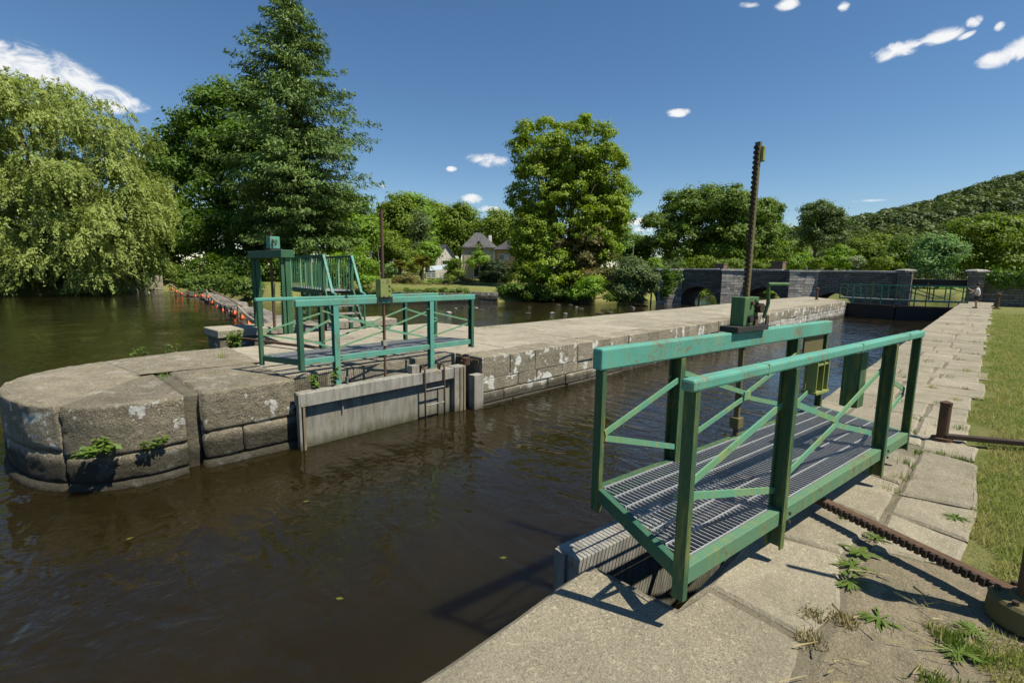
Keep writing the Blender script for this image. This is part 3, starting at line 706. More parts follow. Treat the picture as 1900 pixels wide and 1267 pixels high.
# ---- sluice pier beside the island
PIER = thing('sluice_pier', 'low dark-sided stone pier under the tall green sluice frame', 'pier', (-14.8, 5, -0.95))
MB().box(-15.3, -14.25, 3.75, 9.0, -3, -0.2).build('core', 'dark_recess', PIER)
MB().stone([(-15.35, 3.66), (-14.2, 3.70), (-14.2, 5.2), (-15.35, 5.2)], -0.20, 0.0, 0.03, 0.005, 0.004).build('slab', 'island_top', PIER)
MB().stone([(-15.35, 5.2), (-14.2, 5.2), (-14.2, 7.2), (-15.35, 7.2)], -0.20, 0.0, 0.03, 0.005, 0.004).build('slab', 'island_top', PIER)
MB().stone([(-15.35, 7.2), (-14.2, 7.2), (-14.2, 9.05), (-15.35, 9.05)], -0.20, 0.0, 0.03, 0.005, 0.004).build('slab', 'island_top', PIER)
MB().box(-14.25, -12.35, 6.2, 6.7, -3, -0.10).build('sill', 'concrete', PIER)

# ---- weir: rough crest of boulders between the pools
def rock_mesh(c, r, seed, sq=(1, 1, 0.65), n=2, amp=0.32):
    import bmesh
    bm = bmesh.new(); bmesh.ops.create_icosphere(bm, subdivisions=n, radius=1)
    mb = MB()
    for v in bm.verts:
        p = v.co; d = 1+amp*(mnoise.noise(p*1.3+V(seed, seed*2, 0))+0.5*mnoise.noise(p*3.1+V(seed, 0, seed)))
        mb.v.append((c[0]+p.x*r*sq[0]*d, c[1]+p.y*r*sq[1]*d, c[2]+p.z*r*sq[2]*d))
    mb.f = [tuple(v.index for v in f.verts) for f in bm.faces]; bm.free(); return mb
WEIR = thing('weir', 'long rough stone weir running from the sluice frame to the far bank', 'weir', (-40, 9.9, -0.95))
wp = [(-15.2, 6.9), (-28, 8.9), (-40, 10.7), (-64, 13.0)]
mb = MB()
for a, b in zip(wp[:-1], wp[1:]): mb.beam((*a, -2.0), (*b, -2.0), 1.6, 1.95)
mb.build('crest', 'rock', WEIR)
for k in range(46):
    t = k/45; x = -15.6-t*33; yy = float(np.interp(-x, [15.2, 28, 40, 64], [6.9, 8.9, 10.7, 13.0]))
    rock_mesh((x+rnd.uniform(-.3, .3), yy+rnd.uniform(-.15, .75), -0.98+rnd.uniform(-.05, .08)), rnd.uniform(0.55, 0.95), k*1.7, (1.2, 0.8, rnd.uniform(.4, .62))).build('boulder', 'rock', WEIR)
# ================================================================== BRIDGE
BY0, BY1, BTOP = 46.0, 50.0, 1.86
BR = thing('stone_bridge', 'old dark stone arch bridge with pale coping crossing behind the lock', 'bridge', (-15, 46, -1.35))
piers = [-23.2, -17.1, -11.7, -6.6]
arches = [(-26.3, 1.9, 0.35), (-20.15, 1.95, 0.42), (-14.4, 1.75, 0.52), (-9.15, 1.55, 0.25)]
def under(x):
    for c, hw, top in arches:
        if abs(x-c) < hw: return -1.5+(top+1.5)*math.sqrt(max(0, 1-((x-c)/hw)**2))
    return -3.0
xs = set(np.linspace(-44, -4.75, 60).round(3))
for c, hw, _ in arches:
    for k in range(25): xs.add(round(c-hw+2*hw*k/24, 3))
xs = sorted(xs); mb = MB()
def camber(x): return BTOP+0.10*math.exp(-((x+20)/9)**2)
for x0, x1 in zip(xs[:-1], xs[1:]):
    z0, z1 = under(x0+1e-4), under(x1-1e-4)
    v = [(x0, BY0, z0), (x1, BY0, z1), (x1, BY0, camber(x1)), (x0, BY0, camber(x0)), (x0, BY1, z0), (x1, BY1, z1), (x1, BY1, camber(x1)), (x0, BY1, camber(x0))]
    mb.add(v, [(0, 1, 2, 3), (5, 4, 7, 6), (3, 2, 6, 7), (1, 0, 4, 5)])
mb.add([(-4.75, BY0, -3), (-4.75, BY1, -3), (-4.75, BY1, BTOP), (-4.75, BY0, BTOP)], [(0, 1, 2, 3)])
mb.build('arch_wall', 'bridge_stone', BR)
# arch ring stones
for c, hw, top in arches[1:3]:
    n = 19
    for k in range(n):
        a0 = math.pi*(k+0.04)/n; a1 = math.pi*(k+0.96)/n; q = []
        for a, s in ((a0, 1), (a1, 1), (a1, 1.2), (a0, 1.2)): q.append((c-hw*s*math.cos(a), -1.5+(top+1.5)*(1+(s-1)*0.9)*math.sin(a)))
        p = rnd.uniform(0.02, 0.05)
        MB().add([(x, BY0-p, z) for x, z in q]+[(x, BY0+0.2, z) for x, z in q], [(0, 1, 2, 3), (1, 0, 4, 5), (2, 1, 5, 6), (3, 2, 6, 7), (0, 3, 7, 4)]).build('arch_stone', 'bridge_stone', BR)
# triangular cutwaters carried up to the parapet, right faces in single stones coloured paler for sunlight
for c in piers[:3]:
    hw = 1.05; ap = (c-0.25, BY0-1.75); tz = camber(c)-0.02
    MB().prism([(c-hw, BY0+0.05), ap, (c+hw+0.35, BY0+0.05)], -3.0, tz).build('cutwater', 'bridge_stone', BR)
    a = V(*ap, 0); b = V(c+hw+0.35, BY0, 0); d = (b-a); ln = d.length; d.normalize(); nn = V(d.y, -d.x, 0)
    z = -1.5
    while z < tz-0.1:
        h = rnd.uniform(0.17, 0.27); h = min(h, tz-0.02-z); s = 0.0
        while s < ln-0.05:
            w = rnd.uniform(0.35, 0.8); w = ln-s if ln-s-w < 0.25 else w
            pr = rnd.uniform(0.015, 0.045)
            MB().obb(a+d*(s+w/2)+nn*(pr/2)+V(0, 0, z+h/2), d*(w/2-0.012), nn*(pr/2+0.02), V(0, 0, h/2-0.012)).build('cutwater_stone', 'lit_face_and_cap_stone', BR)
            s += w
        z += h
    MB().prism([(c-hw-.1, BY0-0.12), (ap[0], ap[1]-0.15), (c+hw+0.5, BY0-0.12)], tz, tz+0.16).build('cutwater_cap', 'coping', BR)
x = -43
while x < -5.0:
    w = rnd.uniform(0.8, 1.3); w = min(w, -4.85-x)
    z = camber(x+w/2)
    MB().stone([(x, BY0-0.10), (x+w, BY0-0.10), (x+w, BY0+0.42), (x, BY0+0.42)], z+0.003, z+0.15+rnd.uniform(-.012, .012), 0.03, 0.006).build('coping_stone', 'coping', BR)
    x += w
# gate pillars, wing wall and steel span over the lock tail
for x in (-4.75, -0.95):
    MB().box(x-0.42, x+0.42, BY0-0.42, BY0+0.42, -3.0, 1.98).build('pillar', 'bridge_stone', BR, bevel=0.02)
    MB().lathe((x, BY0, 1.98), [(0.64, 0.003), (0.64, 0.09), (0.45, 0.16), (0.02, 0.20)], 4).build('pillar_cap', 'lit_face_and_cap_stone', BR)
MB().box(-4.33, -1.37, BY0+0.2, BY1, 0.95, 1.45).build('span_beam', 'black_steel', BR)
for k in range(24): MB().box(-4.28+k*0.122, -4.255+k*0.122, BY0+0.28, BY0+0.305, 1.45, 2.02).build('span_rail_bar', 'black_steel', BR)
MB().box(-4.33, -1.37, BY0+0.27, BY0+0.315, 2.02, 2.06).build('span_rail', 'black_steel', BR)
WING = thing('wing_wall', 'dark ivy-topped stone wall right of the bridge pillars, behind the lawn', 'wall', (3, 46, 0))
MB().box(-0.55, 14, BY0-0.02, BY0+0.5, -1.5, 1.72).build('wall', 'bridge_stone', WING)
x = -0.5
while x < 13.9:
    w = min(rnd.uniform(0.8, 1.3), 14-x)
    MB().stone([(x, BY0-0.12), (x+w, BY0-0.12), (x+w, BY0+0.6), (x, BY0+0.6)], 1.723, 1.88, 0.03, 0.006).build('coping_stone', 'coping', WING); x += w

# ================================================================== LOCK GATES
def lerp(a, b, t): return a+(b-a)*t
def channel(mb, p, z0, z1, du, dv, w, d, t=0.008, sgn=1):
    """upright U section: web of width w along dv, flanges reaching d along du*sgn"""
    c = V(p[0], p[1], (z0+z1)/2); hz = V(0, 0, (z1-z0)/2); du = du*sgn
    mb.obb(c, dv*(w/2), du*(t/2), hz)
    for s in (-1, 1): mb.obb(c+dv*(s*(w/2-t/2))+du*(d/2+t/2+0.0005), dv*(t/2), du*(d/2), hz)
    return mb
def lock_gate(label, wt, lt, u2, ln, s_long, s_land, mast_s, box_s, leaf_off, right):
    u = V(u2[0], u2[1], 0).normalized(); wt = V(*wt, 0); lt = V(*lt, 0); S = lt-wt
    vperp = V(-u.y, u.x, 0)
    if vperp.dot(S) > 0: vperp = -vperp           # vperp points to the water
    G = thing('lock_gate', label, 'lock gate', (wt.x, wt.y, -0.95), None)
    Wp = lambda s, z: wt+u*s+V(0, 0, z)
    Lp = lambda s, z: lt+u*s+V(0, 0, z)
    # hand rails
    hw = 0.13 if right else 0.10
    MB().beam(Wp(-0.03, 1.165-hw/2), Wp(ln+0.02, 1.165-hw/2), 0.075, hw).build('handrail', 'teal', G, bevel=0.012)
    MB().beam(Lp(-0.03, 1.138), Lp(ln+0.02, 1.138), 0.066, 0.054).build('handrail', 'teal', G, bevel=0.012)
    # posts
    def post(P, s, z0, z1, d, sgn, mat, w=0.10):
        channel(MB(), P(s, 0), z0, z1, u, vperp, w, d, 0.009, sgn).build('post', mat, G)
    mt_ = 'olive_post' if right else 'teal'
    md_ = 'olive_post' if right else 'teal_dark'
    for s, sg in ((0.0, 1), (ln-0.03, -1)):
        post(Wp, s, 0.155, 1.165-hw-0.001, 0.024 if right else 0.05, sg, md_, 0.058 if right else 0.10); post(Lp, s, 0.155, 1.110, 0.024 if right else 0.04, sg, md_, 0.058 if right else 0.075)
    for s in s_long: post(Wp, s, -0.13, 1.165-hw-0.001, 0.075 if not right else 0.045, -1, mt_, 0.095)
    for s in s_land: post(Lp, s, 0.085, 1.110, 0.034, -1, md_, 0.085)
    # braces: <, X, > flat bars
    for P, ss, off in ((Wp, s_long, 1), (Lp, s_land, -1)):
        a, b = ss; mid = (a+b)/2
        o = vperp*(-0.030*off)
        for (s0, z0, s1, z1) in ((0.03, 0.65, a, 0.90), (0.03, 0.62, a, 0.40), (a, 0.42, mid, 0.63), (a, 0.93, mid, 0.66), (mid, 0.66, b, 0.91), (mid, 0.63, b, 0.405), (b, 0.88, ln-0.03, 0.66), (b, 0.43, ln-0.03, 0.63)):
            MB().beam(P(s0, z0)+o, P(s1, z1)+o, 0.010, 0.036 if right else 0.026).build('brace', 'brace_paint', G)
            o = o+vperp*(0.003*(1 if o.dot(vperp) > 0 else -1)*rnd.choice((0.6, 1)))
        MB().obb(P(mid, 0.645)+vperp*(-0.045*off), u*0.05, vperp*0.006, V(0, 0, 0.035)).build('gusset', 'brace_paint', G)
    # bolted foot plates and bolt heads
    for P, ss, off in ((Wp, s_long, 1), (Lp, s_land, -1)):
        for s in ss:
            for z in (0.24, 0.29): MB().tube([P(s+0.02, z)+vperp*(off*0.048), P(s+0.02, z)+vperp*(off*0.058)], 0.010, 6).build('bolt', 'dark_rust', G)
    for s in (0.62, 1.9, 2.9): MB().obb(Lp(s, 1.138)-vperp*0.0, u*0.004, vperp*0.0345, V(0, 0, 0.0285)).build('weld_seam', 'brace_paint', G)
    # floor frame
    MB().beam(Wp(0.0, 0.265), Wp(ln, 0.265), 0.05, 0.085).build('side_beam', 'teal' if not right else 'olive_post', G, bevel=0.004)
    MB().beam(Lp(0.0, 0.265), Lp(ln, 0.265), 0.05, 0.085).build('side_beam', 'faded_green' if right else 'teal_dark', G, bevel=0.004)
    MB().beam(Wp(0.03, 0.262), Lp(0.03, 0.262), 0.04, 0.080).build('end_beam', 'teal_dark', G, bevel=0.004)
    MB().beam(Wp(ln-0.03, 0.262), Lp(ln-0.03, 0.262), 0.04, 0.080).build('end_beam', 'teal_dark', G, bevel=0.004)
    for t in (0.33, 0.66): MB().beam(Wp(ln*t, 0.245), Lp(ln*t, 0.245), 0.04, 0.045).build('cross_beam', 'black_steel', G)
    # open grating: cross wires perpendicular to the walk, bearing bars along it
    mb = MB(); wd = abs(S.dot(vperp)); sk = S.dot(u); z = 0.300
    s = min(0, sk)-0.0
    while s < ln+max(0, sk):
        # wire runs from water side (v=0) to land side (v=wd); clip where the skewed ends cut it
        lo, hi = 0.0, 1.0
        if abs(sk) > 1e-6:
            c = sorted(((s-0.05)/sk, (s-(ln-0.05))/sk)); lo = max(lo, c[0]); hi = min(hi, c[1])
        if hi-lo > 0.05:
            a = wt+u*s-vperp*(wd*lo+(0.026 if lo == 0 else 0)); b = wt+u*s-vperp*(wd*hi-(0.026 if hi == 1 else 0))
            mb.beam((a.x, a.y, z), (b.x, b.y, z), 0.0045, 0.011)
        s += 0.034
    for k in range(7):
        f = 0.04+0.92*k/6; p = wt+S*f
        mb.beam((p+u*0.055)+V(0, 0, z-0.001), (p+u*(ln-0.055))+V(0, 0, z-0.001), 0.006, 0.018)
    mb.build('grating', 'galv', G, kind='stuff')
    # paddle gear on the water rail
    bs0, bs1 = box_s; gz = 1.166
    if right:
        MB().obb(Wp((bs0+bs1)/2+0.02, gz+0.022), u*((bs1-bs0)/2+0.13), vperp*0.075, V(0, 0, 0.022)).build('gear_base', 'black_steel', G, bevel=0.004)
        gb = MB().obb(Wp((bs0+bs1)/2, gz+0.155), u*((bs1-bs0)/2), vperp*0.055, V(0, 0, 0.110)).build('gear_box', 'gear_paint', G, bevel=0.006)
        MB().tube([Wp(bs1-0.03, gz+0.18)-vperp*0.05, Wp(bs1-0.03, gz+0.18)-vperp*0.10], 0.038, 14).build('gear_wheel', 'dark_rust', gb)
        MB().tube([Wp(bs0+0.10, gz+0.22)-vperp*0.05, Wp(bs0+0.10, gz+0.22)-vperp*0.075], 0.016, 10).build('bolt', 'rust', gb)
        MB().tube([Wp(bs0+0.08, gz+0.10)-vperp*0.05, Wp(bs0+0.08, gz+0.10)-vperp*0.08], 0.03, 12).build('gear_wheel', 'black_steel', gb)
        for ds in (-0.02, 0.16): MB().obb(Wp(bs1+ds-0.03, gz+0.065)-vperp*0.066, u*0.02, vperp*0.006, V(0, 0, 0.05)).build('bracket', 'rust', gb)
        arm = MB().tube([Wp(bs1+0.02, gz+0.10)-vperp*0.09, Wp(bs1+0.03, gz+0.22)-vperp*0.11, Wp(bs1-0.03, gz+0.36)-vperp*0.13], [0.013, 0.015, 0.012], 8).build('crank_arm', 'gear_paint', G)
        a = Wp(bs1-0.03, gz+0.365)-vperp*0.13
        MB().tube([a-u*0.012-V(0, 0, 0.0), a+u*0.20-vperp*0.05], 0.014, 10).build('crank_handle', 'gear_paint', arm)
    else:
        gb = MB().obb(Wp((bs0+bs1)/2, gz+0.145)+vperp*0.012, u*((bs1-bs0)/2), vperp*0.075, V(0, 0, 0.145)).build('gear_box', 'lime_paint', G, bevel=0.006)
        for (ds, dz, r) in ((0.16, 0.17, 0.020), (0.16, 0.10, 0.018), (0.05, 0.24, 0.008), (0.13, 0.24, 0.008)):
            MB().tube([Wp(bs0+ds, gz+dz)+vperp*0.080, Wp(bs0+ds, gz+dz)+vperp*0.0885], r, 12).build('bolt', 'black_steel', gb)
        for ds in (0.05, 0.15): MB().obb(Wp(bs0+ds, gz+0.012)+vperp*0.094, u*0.014, vperp*0.006, V(0, 0, 0.012)).build('bolt', 'rust', gb)
        for s in (bs0-0.02, bs1+0.02): MB().obb(Wp(s, gz-0.045)+vperp*0.043, u*0.022, vperp*0.005, V(0, 0, 0.055)).build('bracket', 'black_steel', G)
    # lifting rack with teeth
    top = 2.58 if right else 2.545
    rk = MB().obb(Wp(mast_s, (0.44+top)/2), u*0.014, vperp*0.019, V(0, 0, (top-0.44)/2)).build('lifting_rack', 'rust' if not right else 'pedestal_paint', G)
    mb = MB(); z = 1.46
    while z < top-0.02:
        mb.obb(Wp(mast_s-0.024, z), u*0.0095, vperp*0.018, V(0, 0, 0.0095)); z += 0.036
    mb.build('rack_teeth', 'dark_rust', rk, kind='stuff')
    if right:
        MB().obb(Wp(mast_s+0.022, top-0.085)-vperp*0.015, u*0.018, vperp*0.026, V(0, 0, 0.055)).build('top_stop', 'lime_paint', rk, bevel=0.006)
    MB().obb(Wp(mast_s, 0.42), u*0.042, vperp*0.038, V(0, 0, 0.045)).build('coupling', 'pedestal_paint' if right else 'galv_beam', G, bevel=0.006)
    MB().tube([Wp(mast_s, 0.40), Wp(mast_s, -0.20)], 0.020, 10).build('stem', 'rust', G)
    # gate leaf hanging under the walkway, on the water side
    lo = vperp*leaf_off
    Q = lambda s, z, o=0.0: wt+u*s+lo+vperp*o+V(0, 0, z)
    e = ln-0.43
    tb = MB().beam(Q(-0.12, -0.225, 0.0), Q(e-0.26, -0.225, 0.0), 0.20, 0.19).build('top_beam', 'galv_beam', G, bevel=0.006)
    MB().beam(Q(-0.10, -1.28, -0.03), Q(e, -1.28, -0.03), 0.05, 1.88).build('leaf_plate', 'leaf_plate', G)
    MB().beam(Q(e-0.25, -0.80, 0.003), Q(e+0.02, -0.80, 0.003), 0.21, 1.36).build('heel_post', 'galv_beam', G, bevel=0.005)
    for ds in (0.0, 0.085): MB().obb(Q(e-0.11+ds, -0.8, 0.118), u*0.022, vperp*0.010, V(0, 0, 0.66)).build('seal_strip', 'timber', G)
    for ds in (0.0, 0.055): MB().obb(Q(-0.125+ds, -0.80, 0.05), u*0.016, vperp*0.045, V(0, 0, 0.66)).build('mitre_strip', 'timber' if ds else 'galv_beam', G)
    MB().obb(Q(s_long[1]-0.49, -0.062, -0.04), u*0.075, vperp*0.065, V(0, 0, 0.065)).build('bearing_block', 'galv_beam', G, bevel=0.004)
    for s in s_long: MB().obb(Q(s+0.07, -0.075, -0.06), u*0.006, vperp*0.04, V(0, 0, 0.055)).build('bracket', 'galv_beam', G)
    # hinge collar
    MB().tube([Q(e+0.12, -0.13), Q(e+0.12, 0.0)], 0.075, 14).build('collar', 'rust', G)
    MB().tube([Q(e+0.02, -0.05), Q(e+0.12, -0.05, -0.09), Q(e+0.23, -0.05), Q(e+0.2, -0.05, 0.07)], 0.022, 8).build('collar_strap', 'rust', G)
    if not right:                                   # ladder with bent tops
        for s in (2.0, 2.42):
            MB().tube([Q(s, -0.14, 0.00), Q(s, -0.06, 0.015), Q(s, -0.015, 0.06), Q(s, -0.03, 0.11), Q(s, -0.10, 0.135), Q(s, -1.35, 0.135)], 0.016, 8).build('ladder_rail', 'rust', G, smooth=True)
        for z in (-0.42, -0.70, -0.98): MB().tube([Q(2.0, z, 0.135), Q(2.42, z, 0.135)], 0.013, 8).build('ladder_rung', 'galv_beam', G)
        for z in (-0.40,): MB().tube([Q(0.55, z, 0.02), Q(0.55, z-0.13, 0.02)], 0.012, 6).build('hook', 'galv_beam', G)
    else:                                           # lamp and signal boxes hung under the rails near the hinge end
        bx = MB().obb(Wp(2.98, 0.955), u*0.21, vperp*0.008, V(0, 0, 0.075)).build('sign_panel', 'pedestal_paint', G)
        sb = MB()
        for dz in (0.0, 0.05, 0.09): sb.obb(Wp(3.0, 0.86-dz)-vperp*0.05, u*0.14, vperp*0.05, V(0, 0, 0.009))
        sb.obb(Wp(3.0, 0.50)-vperp*0.05, u*0.15, vperp*0.07, V(0, 0, 0.010)); sb.obb(Wp(3.0, 0.66)-vperp*0.0, u*0.14, vperp*0.007, V(0, 0, 0.19))
        for ds in (-0.13, 0.02, 0.13): sb.obb(Wp(3.0+ds, 0.66)-vperp*0.06, u*0.007, vperp*0.045, V(0, 0, 0.17))
        sb.build('bracket_box', 'lime_paint', G)
        b2 = MB()
        for dv in (-0.05, 0.05): b2.obb(Lp(2.28, 0.86)+vperp*(0.12+dv), u*0.06, vperp*0.008, V(0, 0, 0.20))
        b2.obb(Lp(2.22, 0.86)+vperp*0.12, u*0.006, vperp*0.045, V(0, 0, 0.20))
        b2.build('bracket_case', 'olive_post', G, bevel=0.006)
        b3 = MB(); b3.obb(Lp(2.30, 0.86)+vperp*0.12, u*0.02, vperp*0.02, V(0, 0, 0.15)); b3.obb(Lp(2.28, 0.68)+vperp*0.12, u*0.05, vperp*0.045, V(0, 0, 0.012)); b3.build('bracket_core', 'lime_paint', G)
    return G
lock_gate('nearest open lock gate with green railed grating walkway over the right quay', (-1.61, 2.40), (-0.87, 1.98), (0.143, 0.99), 3.28, (0.80, 2.58), (0.95, 2.60), 1.64, (1.52, 1.74), 0.10, True)
lock_gate('open lock gate with green railed walkway and ladder set in the stone island', (-6.99, 2.83), (-7.78, 2.57), (-0.024, 1.0), 3.36, (0.60, 2.38), (0.98, 2.62), 1.40, (1.30, 1.50), 0.14, False)

# far pair of closed gates
def far_gate(label, hinge, mitre, sgn):
    h = V(*hinge, 0); mt_ = V(*mitre, 0); d = (mt_-h); ln = d.length; u = d.normalized(); n = V(-u.y, u.x, 0)*sgn
    G = thing('far_lock_gate', label, 'lock gate', (h.x, h.y, -0.95), None)
    P = lambda s, z, o=0: h+u*s+n*o+V(0, 0, z)
    for o in (0, 0.75):
        MB().beam(P(-0.5, 1.08, o), P(ln, 1.08, o), 0.06, 0.07).build('handrail', 'far_paint', G)
        MB().beam(P(-0.5, 0.20, o), P(ln, 0.20, o), 0.05, 0.09).build('side_beam', 'far_paint' if o else 'teal_dark', G)
        for k, s in enumerate((-0.45, 0.35, 1.1, 1.95, ln-0.06)):
            z0 = -0.15 if k in (1, 3) and o == 0 else 0.15
            MB().beam(P(s, z0, o), P(s, 1.05, o), 0.06, 0.06).build('post', 'far_paint' if k % 2 else 'olive_post', G)
        for s0, z0, s1, z1 in ((-0.4, 0.9, 0.9, 0.35), (0.9, 0.35, ln-0.1, 0.9), (0.4, 0.35, 1.9, 0.9)):
            MB().beam(P(s0, z0, o+0.035), P(s1, z1, o+0.035), 0.01, 0.03).build('brace', 'far_paint', G)
    mb = MB()
    for k in range(int((ln+0.5)/0.08)): mb.beam(P(-0.48+k*0.08, 0.245, 0.03), P(-0.48+k*0.08, 0.245, 0.72), 0.012, 0.02)
    mb.build('grating', 'galv', G, kind='stuff')
    MB().beam(P(-0.1, -0.85), P(ln, -0.85), 0.16, 1.25).build('leaf_plate', 'black_steel', G)
    MB().beam(P(-0.1, -0.16, 0.005), P(ln, -0.16, 0.005), 0.24, 0.12).build('top_beam', 'dark_rust', G)
    mast = MB().beam(P(ln*0.5, -0.15, 0.05), P(ln*0.5, 1.30, 0.05), 0.05, 0.05).build('stem', 'pedestal_paint', G)
far_gate('closed far lock gate leaf hinged on the island end of the chamber', (-6.75, 37.9), (-4.12, 37.0), 1)
far_gate('closed far lock gate leaf hinged on the right quay, beside the child', (-1.45, 37.9), (-4.08, 37.0), -1)

# ---- gate-opening racks and their crank pedestals
def pedestal(label, c, mat, tall):
    Pd = thing('crank_pedestal', label, 'crank pedestal', (c[0], c[1], 0))
    MB().lathe((c[0], c[1], 0.0), [(0.152, 0.0), (0.156, 0.02), (0.150, 0.10), (0.138, 0.115), (0.085, 0.12), (0.075, 0.135)], 24).build('base_drum', mat, Pd, smooth=False)
    MB().lathe((c[0], c[1], 0.11), [(0.062, 0.0), (0.058, 0.02), (0.055, 0.80), (0.052, 0.84)], 18).build('column', mat if not tall else 'rust', Pd, smooth=True)
    MB().lathe((c[0], c[1], 0.90), [(0.05, 0.0), (0.085, 0.05), (0.09, 0.13), (0.06, 0.18), (0.025, 0.20)], 18).build('gear_head', mat, Pd, smooth=True)
    MB().lathe((c[0], c[1], 1.08), [(0.02, 0.0), (0.018, tall), (0.012, tall+0.01)], 10).build('spindle', 'dark_rust', Pd)
    for a in range(6):
        an = a*math.pi/3; MB().tube([(c[0]+0.12*math.cos(an), c[1]+0.12*math.sin(an), 0.112), (c[0]+0.12*math.cos(an), c[1]+0.12*math.sin(an), 0.135)], 0.014, 6).build('bolt', 'dark_rust', Pd)
    return Pd
pedestal('rusty crank pedestal on the right quay at the edge of the lawn', (0.285, 3.21), 'pedestal_paint', 0.62)
pedestal('short rusty crank pedestal on the island behind the railed gate walkway', (-9.12, 4.14), 'rust', 0.05)
def toothed_rack(label, a, b, z, side):
    a = V(*a, z); b = V(*b, z); d = (b-a); ln = d.length; d.normalize(); n = V(-d.y, d.x, 0)*side
    T = thing('toothed_rack', label, 'rack bar', (a.x, a.y, 0))
    bar = MB().beam(a, b, 0.055, 0.045).build('bar', 'rust', T, bevel=0.004)
    mb = MB(); s = 0.12
    while s < ln-0.02:
        mb.obb(a+d*s+n*0.036, d*0.0105, n*0.010, V(0, 0, 0.021)); s += 0.037
    mb.build('teeth', 'dark_rust', T, kind='stuff')
    MB().obb(a, d*0.06, n*0.045, V(0, 0, 0.012)).build('eye_plate', 'pedestal_paint', T)
toothed_rack('rusty toothed bar lying from the nearest gate to its crank pedestal', (-0.74, 3.735), (1.6, 2.58), 0.10, -1)
toothed_rack('rusty bar lying across the island stones behind the island gate', (-7.62, 4.55), (-11.9, 3.35), 0.09, -1)

# ---- short iron post and lever bar by the lawn
T = thing('lever_post', 'short brown iron post with long flat bar beside the lawn', 'iron post', (-0.215, 6.36, 0))
MB().lathe((-0.215, 6.36, 0.0), [(0.085, 0.0), (0.085, 0.03), (0.046, 0.035), (0.046, 0.36), (0.05, 0.365), (0.05, 0.385), (0.012, 0.40)], 18).build('post', 'rust', T)
MB().beam((-0.2, 6.34, 0.05), (1.9, 7.45, 0.05), 0.07, 0.045).build('flat_bar', 'dark_rust', T, bevel=0.005)

# ---- mooring bollards at the far end
for (x, y, lab) in ((-8.5, 38.1, 'small rusty bollard standing on the far end of the island'), (0.2, 37.0, 'small dark bollard on the lawn edge right of the child')):
    Bd = thing('bollard', lab, 'bollard', (x, y, 0))
    MB().lathe((x, y, -0.15), [(0.16, 0.0), (0.16, 0.17), (0.08, 0.19), (0.07, 0.80)], 14).build('shaft', 'rust', Bd)
    MB().lathe((x, y, 0.65), [(0.07, 0.0), (0.11, 0.04), (0.11, 0.12), (0.05, 0.16)], 14).build('cap', 'rust', Bd)

# ================================================================== SLUICE FRAME with stairs
SF = thing('sluice_portal', 'tall dark green steel sluice portal carrying a small gear box', 'sluice portal', (-13.5, 4.8, 0))
for x, w in ((-14.5, 0.15), (-12.48, 0.17)):
    channel(MB(), (x, 4.8), -0.05, 1.86, V(0, 1, 0), V(1, 0, 0), w, 0.10, 0.02, 1).build('post', 'sluice_paint', SF)
    channel(MB(), (x, 4.78), -0.05, 1.855, V(0, 1, 0), V(1, 0, 0), w*0.5, 0.07, 0.012, -1).build('post', 'sluice_paint', SF)
MB().box(-14.68, -12.34, 4.68, 5.0, 1.862, 2.05).build('cross_beam', 'sluice_paint', SF, bevel=0.01)
gb = MB().box(-13.44, -13.16, 4.74, 4.98, 2.10, 2.40).build('gear_box', 'teal', SF, bevel=0.01)
MB().box(-13.52, -13.08, 4.70, 5.0, 2.062, 2.098).build('gear_base', 'black_steel', SF)
for z in (2.2, 2.32): MB().tube([(-13.15, 4.8, z), (-13.07, 4.8, z)], 0.02, 8).build('bolt', 'galv_beam', gb)
MB().tube([(-13.16, 4.86, 2.27), (-13.13, 4.86, 2.27)], 0.05, 14).build('gear_wheel', 'sluice_paint', gb)
MB().tube([(-13.4, 4.86, 2.40), (-13.4, 4.86, 2.52)], 0.012, 6).build('spindle', 'rust', gb)
MB().beam((-13.4, 4.82, 0.0), (-13.4, 4.82, 1.86), 0.05, 0.05).build('stem', 'rust', SF)
for x in (-14.3, -13.75, -13.05):                       # hanging toothed side racks
    mb = MB(); mb.beam((x, 5.15, 0.0), (x+rnd.uniform(-.1, .25), 5.15, 1.2), 0.035, 0.02)
    z = 0.05
    while z < 1.15: mb.box(x+0.02, x+0.075, 5.13, 5.17, z, z+0.035); z += 0.075
    mb.build('side_rack', 'gear_paint', SF)
MB().box(-14.2, -12.6, 4.9, 4.96, -2, -0.15).build('sluice_plate', 'black_steel', SF)

